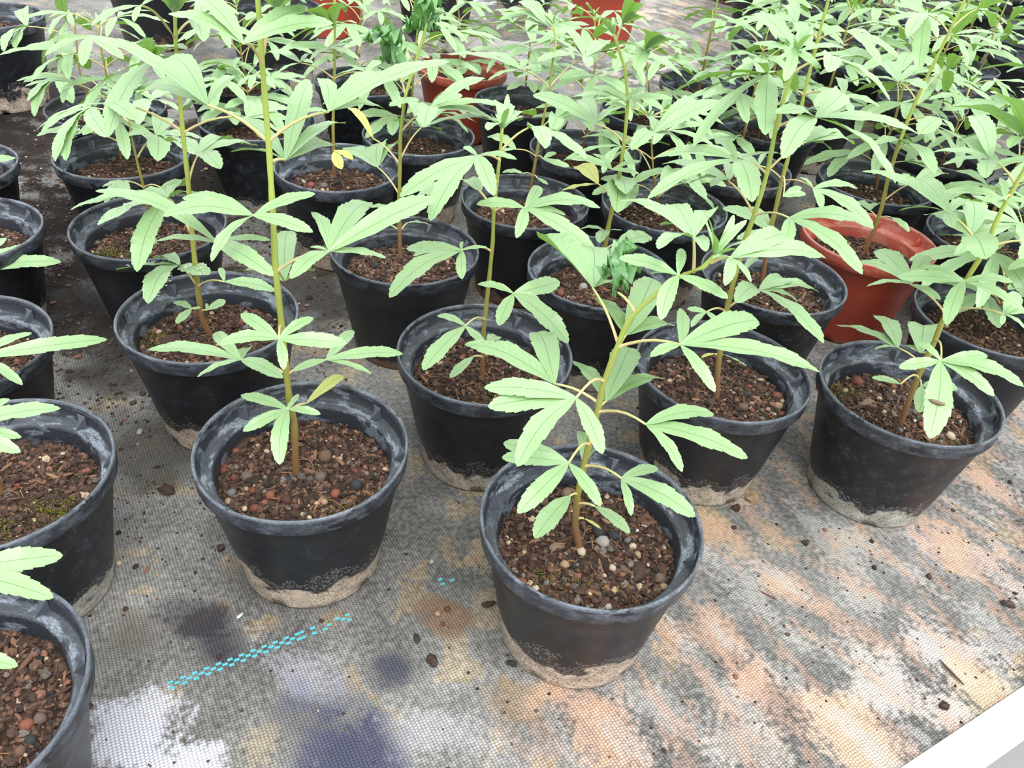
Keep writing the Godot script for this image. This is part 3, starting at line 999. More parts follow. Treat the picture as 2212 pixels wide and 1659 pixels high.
	lf(q, .40, "g", [-57,203,-49, -64,209,-58, -122,175,-103, -39,206,-71, -96,158,-143])
	q = potted(-0.198, -1.343, 0, 0, 0, "slender seedling in black pot left of the small orange pot, behind crumpled leaves", "black pots of serrated-leaved seedlings")
	stem(q, [-23,119,-39, -21,131,-39, -18,200,-39, -12,284,-40, -6,341,-41])
	grow(q, 6, 1.15, true)
	q = potted(-0.007, -1.120, 0, 2, 1, "seedling in black pot with reddish bark soil, centre of the bench", "black pots of serrated-leaved seedlings")
	stem(q, [4,119,-62, 7,153,-62, 10,195,-62, 15,251,-62, 19,293,-62, 19,331,-62, 21,356,-62, 14,377,-62])
	lf(q, .30, "g", [19,293,-62, 65,326,-105, -50,350,-111, 23,347,-197, 96,324,-204, -2,335,-26, 68,332,-34, 116,308,-184])
	lf(q, .30, "g", [19,291,-62, -24,314,-58, -128,322,-65, -88,308,-140, -68,300,-38, -16,314,-108, 5,322,-30])
	lf(q, .29, "g", [18,366,-62, 8,372,-64, -60,367,-143, -45,352,-140, -19,354,-103, -37,381,-157, 38,375,-103])
	lf(q, .40, "g", [10,189,-62, -21,205,-41, -66,202,-92, -44,199,-38])
	lf(q, .42, "g", [10,189,-62, 20,198,-32, 59,193,-25, 38,202,-52])
	lf(q, .42, "g", [7,159,-62, -7,169,-42, -39,165,-48])
	lf(q, .45, "g", [7,158,-62, 14,168,-32, 31,163,-24])
	lf(q, .35, "g", [14,234,-62, 32,246,-74, 54,233,-174, 77,225,-134, 26,260,27])
	q = potted(0.085, -1.350, 0, 3, 0, "seedling in black pot with brown soil, left of the tall leaning centre stem", "black pots of serrated-leaved seedlings")
	stem(q, [-1,119,-69, 3,165,-69, 1,237,-69, 1,275,-69, -11,342,-70])
	grow(q, 6, 1.15, true)
	q = potted(0.201, -1.153, 0, 0, 1, "short seedling in black pot with flaking blue-grey scale on inner wall", "black pots of serrated-leaved seedlings")
	stem(q, [0,119,-46, -18,174,-49, -32,232,-51, -39,259,-53])
	grow(q, 4, 1.15, true)
	q = potted(0.099, -0.927, 0, 1, 1, "tall seedling in black pot with lumpy red gravel, behind the frontmost plant", "black pots of serrated-leaved seedlings")
	stem(q, [3,119,1, 0,178,1, 0,209,1, 1,228,1, 3,279,1, 2,320,1, -1,361,1, -9,393,0, -21,417,-1, -28,430,-2])
	lf(q, .42, "g", [0,199,1, -4,201,-1, -34,191,-17, 16,208,9, -12,207,47])
	lf(q, .40, "g", [0,175,1, 16,184,-6, 65,162,-82])
	lf(q, .50, "g", [1,152,1, 6,155,-2, 30,140,-59, -9,158,-5])
	lf(q, .40, "y", [2,240,1, -19,254,-16, -41,235,-116, -62,246,-4])
	lf(q, .42, "g", [2,244,1, 6,257,-24, -2,262,80, 7,276,59])
	lf(q, .30, "g", [3,282,1, -9,290,26, -62,289,4, -32,295,-3, 24,298,12, 21,292,36])
	lf(q, .32, "g", [2,314,1, -33,332,1, -108,336,-71, -51,327,-97, -9,339,-45, -67,320,-32, -15,319,-44])
	lf(q, .32, "g", [2,314,1, 33,331,9, 82,344,-83, 112,355,-55, 67,315,-23, 2,335,82, 27,333,-42])
	lf(q, .32, "g", [-2,362,1, -6,365,12, -63,361,5, -42,368,-13, 18,374,-11, 46,371,11, -28,360,24])
	lf(q, .29, "g", [-9,392,0, 12,410,-27, -7,415,76, 40,440,69, 19,448,71, -32,391,-82])
	lf(q, .29, "g", [-24,423,-1, -18,435,-24, -42,396,-112, -16,476,72, 31,399,-91, -90,428,-26, 2,456,47])
	q = potted(-0.030, -1.575, 0, 2, 0, "thin seedling in black pot right of the small orange pot", "black pots of serrated-leaved seedlings")
	stem(q, [0,119,-96, -2,149,-96, -1,209,-96, 1,278,-97, 1,314,-96])
	grow(q, 5, 1.03, true)
	q = potted(-0.344, -1.602, 0, 3, 0, "seedling in black pot left behind the orange pot, thin dark stem", "black pots of serrated-leaved seedlings")
	stem(q, [-34,119,-96, -38,151,-95, -28,211,-97, -21,261,-99])
	grow(q, 5, 1.03, true)
	q = potted(0.441, -1.573, 0, 3, 0, "seedling in black pot half hidden under broad leaves, upper right of centre", "black pots of serrated-leaved seedlings")
	sapling(q, 0.30, 5, 1.05, true)
	q = potted(0.337, -1.339, 0, 0, 0, "brown-stemmed seedling in black pot with pale inner lip, right of centre", "black pots of serrated-leaved seedlings")
	stem(q, [41,119,-146, 38,170,-147, 38,244,-147, 35,306,-147, 35,336,-147])
	grow(q, 6, 1.15, true)
	q = potted(0.574, -1.334, 0, 1, 0, "seedling in black pot with dark bark soil just above the orange-red pot", "black pots of serrated-leaved seedlings")
	stem(q, [24,119,-45, 13,193,-50, 16,226,-48, 11,286,-51, 9,344,-52, 8,394,-52])
	grow(q, 7, 1.15, true)
	q = potted(0.756, -1.520, 0, 2, 0, "seedling in black pot full of light tan bark, upper right", "black pots of serrated-leaved seedlings")
	stem(q, [15,119,-16, 15,175,-16, 12,222,-18, 8,267,-19])
	grow(q, 4, 1.15, true)
	q = potted(0.985, -1.963, 0, 3, 0, "seedling in black pot with deep bare inner wall, upper right edge", "black pots of serrated-leaved seedlings")
	stem(q, [0,119,2, -2,180,1, 0,230,2, -5,284,0, -2,341,1, -2,368,1])
	lf(q, .36, "g", [0,232,2, -31,236,7, -108,231,-64, -78,200,91, 52,266,-49, 58,223,62, -5,248,-87])
	lf(q, .42, "g", [-2,175,1, -40,177,47, -73,175,25, -10,175,75])
	lf(q, .29, "g", [-5,284,0, 23,299,-9, 47,304,67, -5,340,84, 61,240,-85])
	q = potted(0.861, -1.331, 0, 3, 0, "black pot cut by the right edge, above the tan bark pot row", "black pots of serrated-leaved seedlings")
	sapling(q, 0.34, 5, 1.05, true)
	q = potted(0.697, -1.154, 0, 1, 0, "seedling in black pot to the right of the orange-red pot", "black pots of serrated-leaved seedlings")
	sapling(q, 0.30, 5, 1.05, true)
	q = potted(0.594, -0.909, 0, 2, 1, "seedling in black pot behind the lone front right pot, red-brown bark soil", "black pots of serrated-leaved seedlings")
	stem(q, [38,119,-54, 34,167,-56, 35,182,-56, 36,214,-55, 35,259,-56])
	grow(q, 5, 1.15, true)
	q = potted(0.326, -0.958, 0, 3, 1, "seedling in black pot beside the orange-red pot, grey chips and brown stained wall", "black pots of serrated-leaved seedlings")
	stem(q, [0,119,-40, -2,142,-41, -8,190,-43, -8,213,-43, -11,260,-44, -11,273,-44, -12,337,-44, -14,366,-45, -16,425,-46, -17,470,-46, -17,488,-46])
	lf(q, .38, "g", [-11,258,-44, 13,272,7, -2,278,-9, 17,262,43, 73,270,-12, 78,250,59])
	lf(q, .50, "g", [-11,264,-44, -26,266,28, -3,273,8, 1,270,22])
	lf(q, .29, "g", [-11,260,-44, -46,277,-37, -89,265,-40, -66,272,-82, -25,279,-83])
	lf(q, .36, "g", [-14,366,-45, 21,378,-13, -25,377,39, -14,384,-2, 26,384,-63, 21,369,32, 68,368,-19])
	lf(q, .29, "g", [-14,365,-45, -43,373,-36, -72,363,-15, -49,369,-86, -84,364,-72])
	lf(q, .29, "g", [-16,428,-46, 8,442,-31, 33,426,31, 70,423,-13, 51,433,-55, -28,445,10])
	lf(q, .29, "g", [-16,428,-46, -44,442,-49, -69,433,-102, -40,441,-142, -53,442,36])
	lf(q, .40, "g", [-8,188,-43, -9,192,-34, -55,185,-17, -30,205,-79, -68,201,-75])
	lf(q, .45, "g", [-3,149,-41, -12,154,-42, -35,148,-9])
	lf(q, .29, "g", [-17,472,-46, -15,473,-47, -31,469,-95, 26,458,-74, -33,504,50])
	q = potted(0.213, -1.592, 0, 0, 0, "seedling in black pot with small budded shoots, upper centre", "black pots of serrated-leaved seedlings")
	stem(q, [8,119,-60, 2,158,-61, -9,197,-63, -17,234,-64])
	grow(q, 4, 1.15, true)
	q = potted(0.830, -1.842, 0, 2, 0, "seedling in black pot with gritty pale soil, upper right", "black pots of serrated-leaved seedlings")
	sapling(q, 0.30, 5, 1.05, true)
	q = potted(0.347, -1.815, 0, 3, 0, "seedling in black pot with reddish soil strip, upper right of centre", "black pots of serrated-leaved seedlings")
	sapling(q, 0.30, 5, 1.05, true)
	q = potted(0.595, -1.794, 0, 1, 0, "seedling in shaded black pot behind the leaning upper right stems", "black pots of serrated-leaved seedlings")
	sapling(q, 0.30, 5, 1.05, true)
	q = potted(-0.169, -1.758, 4, 1, 0, "small seedling in bright orange plastic pot at top centre", "orange plastic pots")
	stem(q, [-5,119,-27, -7,201,-27, -16,252,-26, -22,295,-25])
	grow(q, 5, 0.92, true)
	q = potted(0.496, -1.107, 4, 2, 1, "tall brown-stemmed seedling in orange-red plastic pot with white scale, right side", "orange plastic pots")
	stem(q, [6,119,-11, 8,161,-10, 6,195,-11, 1,232,-13, -1,276,-14, -1,320,-14, 1,352,-13, 4,387,-12, 7,419,-10, 11,465,-8, 12,486,-8])
	lf(q, .46, "g", [7,173,-10, 16,183,6, 38,174,30])
	lf(q, .50, "g", [7,170,-10, -3,178,-23, -15,160,-90, -21,177,-16, 26,175,-60])
	lf(q, .40, "g", [5,198,-11, 47,223,-30, 119,214,-103, 30,233,38, 0,239,28])
	lf(q, .40, "g", [0,268,-14, 12,278,-27, 17,276,76, -46,288,20])
	lf(q, .32, "g", [0,340,-13, -22,356,-34, -68,336,-84, -14,354,-138, 46,359,-103, -18,370,45])
	lf(q, .29, "g", [0,343,-13, 42,374,-52, 56,386,15, 11,410,40, 88,323,-132])
	lf(q, .40, "g", [-1,313,-14, 27,328,13, 38,320,40, 17,333,3, -22,325,79])
	lf(q, .29, "g", [7,427,-10, -24,444,-20, -47,397,71, -49,444,-121, -74,433,71])
	lf(q, .29, "g", [7,428,-10, 44,452,-37, 68,403,-126, 31,476,63, 99,422,-95])
	q = potted(-0.640, -2.000, 1, 1, 0, "plant in tall black pot left of the large orange pot at top", "large black pots at the back")
	sapling(q, 0.30, 5, 1.05, true)
	q = potted(-1.130, -1.690, 1, 0, 0, "plant in tall black pot filling the top left corner", "large black pots at the back")
	stem(q, [0,152,0, 0,202,0, 0,251,0, 0,301,0, 0,351,0, 0,400,0, 0,450,0])
	lf(q, .36, "g", [0,152,0, -27,34,69, 73,39,37, -33,59,-22, 60,27,125])
	q = potted(-0.320, -2.470, 2, 3, 0, "plant in big black pot right behind the small orange pot", "large black pots at the back")
	sapling(q, 0.30, 5, 1.05, true)
	q = potted(0.165, -2.660, 5, 0, 0, "plant in large orange pot cut by the top edge, on pale mat", "orange plastic pots")
	sapling(q, 0.30, 5, 1.05, true)
	q = potted(-0.630, -2.500, 5, 3, 0, "plant in large orange pot standing at the top left of centre", "orange plastic pots")
	sapling(q, 0.30, 5, 1.05, true)
	q = potted(-0.085, -2.920, 2, 0, 0, "plant in big black pot with dusty foot on bare mat, top centre", "large black pots at the back")
	sapling(q, 0.30, 5, 1.05, true)
	q = potted(-1.020, -2.220, 2, 2, 0, "plant in big shadowed black pot at top left behind the wet seedlings", "large black pots at the back")
	sapling(q, 0.30, 5, 1.05, true)
	q = potted(0.550, -2.040, 0, 0, 0, "seedling in black pot at the edge of the bare pale mat", "black pots of serrated-leaved seedlings")
	sapling(q, 0.30, 5, 1.05, true)
	q = potted(0.800, -2.100, 0, 0, 0, "seedling in black pot behind the lime backlit leaf, upper right", "black pots of serrated-leaved seedlings")
	sapling(q, 0.30, 5, 1.05, true)
	q = potted(1.050, -2.200, 0, 1, 0, "seedling in black pot next to the narrow gap in the far block", "black pots of serrated-leaved seedlings")
	sapling(q, 0.30, 5, 1.05, true)
	q = potted(1.030, -1.620, 0, 2, 0, "seedling in black pot at right edge, level with the tan bark pot", "black pots of serrated-leaved seedlings")
	sapling(q, 0.30, 5, 1.05, true)
	q = potted(1.170, -1.830, 0, 3, 0, "seedling in black pot at right edge, behind the deep-walled pot", "black pots of serrated-leaved seedlings")
	sapling(q, 0.30, 5, 1.05, true)
	q = potted(0.582, -2.318, 0, 0, 0, "small seedling in the far block, first row back, first from its left", "far block of seedlings")
	sapling(q, 0.37, 5, 1.13, true)
	q = potted(0.811, -2.339, 0, 1, 0, "small seedling in the far block, first row back, second from its left", "far block of seedlings")
	sapling(q, 0.33, 5, 1.20, true)
	q = potted(1.286, -2.348, 0, 2, 0, "small seedling in the far block, first row back, third from its left", "far block of seedlings")
	sapling(q, 0.39, 5, 1.19, true)
	q = potted(0.692, -2.574, 0, 3, 0, "small seedling in the far block, second row back, first from its left", "far block of seedlings")
	sapling(q, 0.34, 5, 1.09, true)
	q = potted(0.945, -2.582, 0, 0, 0, "small seedling in the far block, second row back, second from its left", "far block of seedlings")
	sapling(q, 0.34, 5, 1.01, true)
	q = potted(1.177, -2.550, 0, 1, 0, "small seedling in the far block, second row back, third from its left", "far block of seedlings")
	sapling(q, 0.31, 5, 1.05, true)
	q = potted(1.399, -2.549, 0, 2, 0, "small seedling in the far block, second row back, fourth from its left", "far block of seedlings")
	sapling(q, 0.40, 5, 1.03, true)
	q = potted(0.808, -2.788, 0, 3, 0, "small seedling in the far block, third row back, first from its left", "far block of seedlings")
	sapling(q, 0.39, 5, 1.05, false)
	q = potted(1.039, -2.807, 0, 0, 0, "small seedling in the far block, third row back, second from its left", "far block of seedlings")
	sapling(q, 0.32, 5, 1.04, false)
	q = potted(1.530, -2.811, 0, 1, 0, "small seedling in the far block, third row back, third from its left", "far block of seedlings")
	sapling(q, 0.38, 5, 1.10, false)
	q = potted(0.700, -3.028, 0, 2, 0, "small seedling in the far block, fourth row back, first from its left", "far block of seedlings")
	sapling(q, 0.37, 5, 1.09, false)
	q = potted(0.937, -3.036, 0, 3, 0, "small seedling in the far block, fourth row back, second from its left", "far block of seedlings")
	sapling(q, 0.34, 5, 1.10, false)
	q = potted(1.394, -3.027, 0, 0, 0, "small seedling in the far block, fourth row back, third from its left", "far block of seedlings")
	sapling(q, 0.41, 5, 1.04, false)
	q = potted(1.655, -3.040, 0, 1, 0, "small seedling in the far block, fourth row back, fourth from its left", "far block of seedlings")
	sapling(q, 0.39, 5, 1.05, false)
	q = potted(0.822, -3.284, 0, 2, 0, "small seedling in the far block, fifth row back, first from its left", "far block of seedlings")
	sapling(q, 0.33, 5, 1.06, false)
	q = potted(1.059, -3.256, 0, 3, 0, "small seedling in the far block, fifth row back, second from its left", "far block of seedlings")
	sapling(q, 0.32, 5, 1.19, false)
	q = potted(1.529, -3.252, 0, 0, 0, "small seedling in the far block, fifth row back, third from its left", "far block of seedlings")
	sapling(q, 0.35, 5, 1.04, false)
	q = potted(1.763, -3.274, 0, 1, 0, "small seedling in the far block, fifth row back, fourth from its left", "far block of seedlings")
	sapling(q, 0.31, 5, 1.01, false)
	q = potted(0.703, -3.519, 0, 2, 0, "small seedling in the far block, sixth row back, first from its left", "far block of seedlings")
	sapling(q, 0.33, 5, 1.08, false)
	q = potted(0.926, -3.522, 0, 3, 0, "small seedling in the far block, sixth row back, second from its left", "far block of seedlings")
	sapling(q, 0.38, 5, 1.20, false)
	q = potted(1.184, -3.492, 0, 0, 0, "small seedling in the far block, sixth row back, third from its left", "far block of seedlings")
	sapling(q, 0.41, 5, 1.05, false)
	q = potted(1.640, -3.505, 0, 1, 0, "small seedling in the far block, sixth row back, fourth from its left", "far block of seedlings")
	sapling(q, 0.38, 5, 1.18, false)
	q = potted(1.892, -3.521, 0, 2, 0, "small seedling in the far block, sixth row back, fifth from its left", "far block of seedlings")
	sapling(q, 0.32, 5, 1.17, false)
	q = potted(1.048, -3.733, 0, 3, 0, "small seedling in the far block, seventh row back, first from its left", "far block of seedlings")
	sapling(q, 0.35, 5, 1.16, false)
	q = potted(1.304, -3.747, 0, 0, 0, "small seedling in the far block, seventh row back, second from its left", "far block of seedlings")
	sapling(q, 0.35, 5, 1.13, false)
	q = potted(1.774, -3.731, 0, 1, 0, "small seedling in the far block, seventh row back, third from its left", "far block of seedlings")
	sapling(q, 0.37, 5, 1.02, false)
	q = potted(2.010, -3.732, 0, 2, 0, "small seedling in the far block, seventh row back, fourth from its left", "far block of seedlings")
	sapling(q, 0.39, 5, 1.16, false)
	q = potted(1.407, -3.968, 0, 3, 0, "small seedling in the far block, eighth row back, first from its left", "far block of seedlings")
	sapling(q, 0.36, 5, 1.08, false)
	q = potted(1.661, -3.957, 0, 0, 0, "small seedling in the far block, eighth row back, second from its left", "far block of seedlings")
	sapling(q, 0.41, 5, 1.07, false)
	q = potted(1.885, -3.967, 0, 1, 0, "small seedling in the far block, eighth row back, third from its left", "far block of seedlings")
	sapling(q, 0.41, 5, 1.08, false)
	q = potted(2.124, -3.962, 0, 2, 0, "small seedling in the far block, eighth row back, fourth from its left", "far block of seedlings")
	sapling(q, 0.35, 5, 1.07, false)
	q = potted(2.019, -4.209, 0, 3, 0, "small seedling in the far block, ninth row back, first from its left", "far block of seedlings")
	sapling(q, 0.32, 5, 1.06, false)
	q = potted(2.253, -4.210, 0, 0, 0, "small seedling in the far block, ninth row back, second from its left", "far block of seedlings")
	sapling(q, 0.34, 5, 1.01, false)
	pebble(Vector2(-0.182, -0.543), -0.0054, 0.0411, 0.0062, "maroon", "p")
	pebble(Vector2(-0.182, -0.543), 0.0144, -0.0172, 0.0082, "tanbrown", "p")
	pebble(Vector2(-0.182, -0.543), 0.0170, 0.0099, 0.0067, "greybrown", "p")
	pebble(Vector2(-0.182, -0.543), 0.0457, -0.0056, 0.0034, "red", "p")
	pebble(Vector2(-0.182, -0.543), -0.0711, -0.0206, 0.0043, "orange", "p")
	pebble(Vector2(-0.182, -0.543), -0.0740, 0.0014, 0.0035, "red", "p")
	pebble(Vector2(-0.182, -0.543), -0.0737, 0.0069, 0.0038, "red", "p")
	pebble(Vector2(-0.182, -0.543), -0.0627, 0.0026, 0.0035, "grey", "p")
	pebble(Vector2(-0.182, -0.543), -0.0211, 0.0367, 0.0053, "orange", "p")
	pebble(Vector2(-0.182, -0.543), -0.0376, 0.0324, 0.0044, "red", "p")
	pebble(Vector2(-0.182, -0.543), -0.0446, 0.0300, 0.0028, "tan", "p")
	pebble(Vector2(-0.182, -0.543), 0.0345, 0.0267, 0.0056, "orange", "p")
	pebble(Vector2(-0.182, -0.543), -0.0101, 0.0161, 0.0076, "slate", "c")
	pebble(Vector2(-0.182, -0.543), 0.0270, 0.0376, 0.0040, "tan", "p")
	pebble(Vector2(-0.182, -0.543), -0.0602, 0.0163, 0.0041, "red", "p")
	pebble(Vector2(-0.182, -0.543), 0.0029, 0.0049, 0.0026, "red", "p")
	pebble(Vector2(-0.182, -0.543), -0.0299, 0.0520, 0.0052, "red", "p")
	pebble(Vector2(-0.182, -0.543), -0.0237, 0.0458, 0.0040, "orange", "p")
	pebble(Vector2(-0.182, -0.543), 0.0131, 0.0524, 0.0043, "cream", "c")
	pebble(Vector2(-0.182, -0.543), 0.0187, 0.0565, 0.0030, "cream", "p")
	pebble(Vector2(-0.182, -0.543), -0.0680, -0.0292, 0.0125, "bark", "c")
	pebble(Vector2(-0.182, -0.543), -0.0165, 0.0018, 0.0058, "greybrown", "c")
	pebble(Vector2(-0.182, -0.543), 0.0500, 0.0256, 0.0053, "slate", "c")
	pebble(Vector2(-0.182, -0.543), 0.0488, -0.0223, 0.0046, "bark", "c")
	pebble(Vector2(-0.182, -0.543), -0.0489, 0.0018, 0.0042, "tanbrown", "p")
	pebble(Vector2(-0.182, -0.543), -0.0562, 0.0350, 0.0050, "grey", "p")
	pebble(Vector2(-0.182, -0.543), -0.0484, 0.0158, 0.0067, "greybrown", "p")
	pebble(Vector2(-0.182, -0.543), -0.0553, 0.0448, 0.0043, "tan", "p")
	pebble(Vector2(-0.182, -0.543), -0.0079, -0.0455, 0.0034, "orange", "p")
	pebble(Vector2(-0.182, -0.543), -0.0090, -0.0734, 0.0031, "tan", "p")
	pebble(Vector2(-0.182, -0.543), -0.0019, -0.0624, 0.0034, "greybrown", "p")
	pebble(Vector2(-0.182, -0.543), 0.0505, 0.0131, 0.0070, "slate", "p")
	pebble(Vector2(-0.182, -0.543), 0.0693, 0.0070, 0.0064, "tanbrown", "c")
	pebble(Vector2(-0.182, -0.543), -0.0313, 0.0275, 0.0023, "grey", "p")
	pebble(Vector2(-0.182, -0.543), 0.0010, 0.0247, 0.0028, "grey", "p")
	pebble(Vector2(-0.182, -0.543), -0.0183, 0.0207, 0.0044, "bark", "c")
	pebble(Vector2(-0.182, -0.543), 0.0308, -0.0283, 0.0066, "bark", "c")
	pebble(Vector2(-0.182, -0.543), -0.0390, 0.0522, 0.0030, "cream", "p")
	pebble(Vector2(-0.182, -0.543), 0.0356, 0.0037, 0.0042, "greybrown", "c")
	pebble(Vector2(-0.182, -0.543), -0.0682, -0.0288, 0.0030, "tan", "p")
	pebble(Vector2(0.078, -0.487), -0.0050, 0.0120, 0.0047, "cream", "p")
	pebble(Vector2(0.078, -0.487), -0.0193, 0.0273, 0.0049, "tan", "p")
	pebble(Vector2(0.078, -0.487), -0.0540, 0.0477, 0.0062, "brick", "p")
	pebble(Vector2(0.078, -0.487), 0.0133, -0.0007, 0.0070, "palegrey", "p")
	pebble(Vector2(0.078, -0.487), 0.0100, -0.0112, 0.0070, "slate", "p")
	pebble(Vector2(0.078, -0.487), 0.0232, -0.0094, 0.0062, "slate", "p")
	pebble(Vector2(0.078, -0.487), 0.0353, -0.0081, 0.0038, "grey", "p")
	pebble(Vector2(0.078, -0.487), 0.0399, -0.0015, 0.0038, "cream", "p")
	pebble(Vector2(0.078, -0.487), 0.0438, 0.0068, 0.0040, "tan", "p")
	pebble(Vector2(0.078, -0.487), 0.0210, 0.0252, 0.0037, "cream", "p")
	pebble(Vector2(0.078, -0.487), 0.0160, 0.0241, 0.0025, "cream", "p")
	pebble(Vector2(0.078, -0.487), 0.0626, 0.0032, 0.0026, "cream", "p")
	pebble(Vector2(0.078, -0.487), 0.0450, -0.0217, 0.0027, "white", "p")
	pebble(Vector2(0.078, -0.487), 0.0556, -0.0191, 0.0027, "tan", "p")
	pebble(Vector2(0.078, -0.487), -0.0424, 0.0523, 0.0044, "cream", "p")
	pebble(Vector2(0.078, -0.487), -0.0336, 0.0460, 0.0033, "grey", "p")
	pebble(Vector2(0.078, -0.487), 0.0647, 0.0359, 0.0044, "tan", "p")
	pebble(Vector2(0.078, -0.487), -0.0673, 0.0045, 0.0029, "cream", "p")
	pebble(Vector2(0.078, -0.487), -0.0573, 0.0150, 0.0014, "white", "p")
	pebble(Vector2(0.078, -0.487), -0.0691, -0.0021, 0.0020, "cream", "p")
	pebble(Vector2(0.078, -0.487), -0.0740, 0.0017, 0.0029, "grey", "p")
	pebble(Vector2(0.078, -0.487), -0.0266, 0.0087, 0.0100, "palebark", "c")
	pebble(Vector2(0.078, -0.487), 0.0438, 0.0238, 0.0127, "bark", "c")
	pebble(Vector2(0.078, -0.487), 0.0739, -0.0044, 0.0087, "bark", "c")
	pebble(Vector2(0.078, -0.487), -0.0033, 0.0491, 0.0096, "bark", "c")
	pebble(Vector2(0.078, -0.487), 0.0508, 0.0424, 0.0050, "palebark", "c")
	pebble(Vector2(0.078, -0.487), 0.0310, 0.0236, 0.0071, "greybrown", "c")
	pebble(Vector2(0.078, -0.487), 0.0618, 0.0287, 0.0062, "greybrown", "p")
	pebble(Vector2(0.078, -0.487), 0.0307, 0.0552, 0.0033, "grey", "p")
	pebble(Vector2(0.078, -0.487), 0.0168, 0.0627, 0.0035, "palegrey", "p")
	pebble(Vector2(0.078, -0.487), -0.0087, 0.0259, 0.0020, "grey", "p")
	pebble(Vector2(0.078, -0.487), 0.0282, 0.0095, 0.0020, "orange", "p")
	pebble(Vector2(0.078, -0.487), 0.0308, -0.0007, 0.0020, "red", "p")
	pebble(Vector2(0.078, -0.487), -0.0129, 0.0079, 0.0017, "red", "p")
	pebble(Vector2(0.078, -0.487), -0.0468, 0.0272, 0.0070, "bark", "c")
	pebble(Vector2(0.078, -0.487), -0.0554, -0.0049, 0.0064, "bark", "c")
	pebble(Vector2(0.078, -0.487), 0.0048, 0.0567, 0.0054, "bark", "c")
	pebble(Vector2(0.078, -0.487), 0.0535, -0.0315, 0.0036, "palegrey", "c")
	pebble(Vector2(0.078, -0.487), 0.0384, 0.0422, 0.0058, "slate", "c")
	pebble(Vector2(0.078, -0.487), -0.0175, -0.0623, 0.0062, "palebark", "p")
	pebble(Vector2(0.226, -0.734), -0.0111, 0.0286, 0.0062, "darkbrown", "p")
	pebble(Vector2(0.226, -0.734), 0.0245, 0.0297, 0.0066, "greybrown", "p")
	pebble(Vector2(0.226, -0.734), 0.0691, -0.0023, 0.0070, "brick", "p")
	pebble(Vector2(0.226, -0.734), 0.0667, 0.0152, 0.0057, "tan", "p")
	pebble(Vector2(0.226, -0.734), 0.0253, -0.0028, 0.0056, "tan", "c")
	pebble(Vector2(0.226, -0.734), 0.0315, 0.0058, 0.0049, "slate", "p")
	pebble(Vector2(0.226, -0.734), 0.0313, -0.0388, 0.0030, "red", "p")
	pebble(Vector2(0.226, -0.734), -0.0238, 0.0205, 0.0036, "red", "p")
	pebble(Vector2(0.226, -0.734), 0.0688, 0.0269, 0.0034, "orange", "p")
	pebble(Vector2(0.226, -0.734), 0.0533, 0.0247, 0.0034, "tan", "p")
	pebble(Vector2(0.226, -0.734), 0.0359, 0.0202, 0.0034, "tan", "p")
	pebble(Vector2(0.226, -0.734), 0.0153, -0.0209, 0.0035, "greybrown", "p")
	pebble(Vector2(0.226, -0.734), 0.0561, -0.0328, 0.0053, "slate", "p")
	pebble(Vector2(0.226, -0.734), 0.0392, -0.0120, 0.0031, "orange", "p")
	pebble(Vector2(0.226, -0.734), 0.0344, 0.0314, 0.0032, "orange", "p")
	pebble(Vector2(0.226, -0.734), 0.0437, 0.0426, 0.0042, "grey", "p")
	pebble(Vector2(0.226, -0.734), 0.0118, 0.0128, 0.0025, "red", "p")
	pebble(Vector2(0.226, -0.734), 0.0445, 0.0169, 0.0030, "orange", "p")
	pebble(Vector2(0.226, -0.734), 0.0510, 0.0130, 0.0025, "tan", "p")
	pebble(Vector2(0.226, -0.734), -0.0456, -0.0248, 0.0036, "brick", "p")
	pebble(Vector2(0.226, -0.734), -0.0468, -0.0485, 0.0085, "bark", "c")
	pebble(Vector2(0.226, -0.734), -0.0373, 0.0189, 0.0050, "slate", "c")
	pebble(Vector2(0.226, -0.734), 0.0739, 0.0032, 0.0032, "cream", "p")
	pebble(Vector2(0.428, -0.727), -0.0322, -0.0509, 0.0081, "brick", "p")
	pebble(Vector2(0.428, -0.727), 0.0434, 0.0351, 0.0062, "cream", "p")
	pebble(Vector2(0.428, -0.727), -0.0168, 0.0280, 0.0046, "tan", "c")
	pebble(Vector2(0.428, -0.727), 0.0104, 0.0167, 0.0022, "white", "p")
	pebble(Vector2(0.428, -0.727), -0.0141, -0.0056, 0.0080, "greybrown", "c")
	pebble(Vector2(0.428, -0.727), 0.0117, -0.0006, 0.0068, "grey", "c")
	pebble(Vector2(0.428, -0.727), -0.0323, -0.0102, 0.0092, "palebark", "c")
	pebble(Vector2(0.428, -0.727), -0.0112, 0.0349, 0.0040, "grey", "p")
	pebble(Vector2(0.428, -0.727), 0.0323, 0.0368, 0.0044, "greybrown", "p")
	pebble(Vector2(0.428, -0.727), 0.0509, 0.0374, 0.0048, "bark", "c")
	pebble(Vector2(0.428, -0.727), -0.0147, -0.0263, 0.0030, "grey", "p")
	pebble(Vector2(0.428, -0.727), -0.0093, 0.0082, 0.0068, "palebark", "c")
	pebble(Vector2(0.428, -0.727), -0.0057, 0.0315, 0.0020, "white", "p")
	pebble(Vector2(0.428, -0.727), 0.0033, 0.0344, 0.0033, "orange", "c")
	pebble(Vector2(0.428, -0.727), 0.0090, 0.0404, 0.0044, "bark", "c")
	pebble(Vector2(0.428, -0.727), -0.0440, -0.0177, 0.0058, "bark", "c")
	pebble(Vector2(0.428, -0.727), 0.0022, -0.0064, 0.0046, "greybrown", "c")
	pebble(Vector2(0.428, -0.727), 0.0673, 0.0034, 0.0025, "palegrey", "p")
	pebble(Vector2(-0.337, -0.739), 0.0225, -0.0296, 0.0046, "red", "p")
	pebble(Vector2(-0.337, -0.739), -0.0400, -0.0101, 0.0042, "orange", "p")
	pebble(Vector2(-0.337, -0.739), -0.0150, -0.0334, 0.0055, "tan", "c")
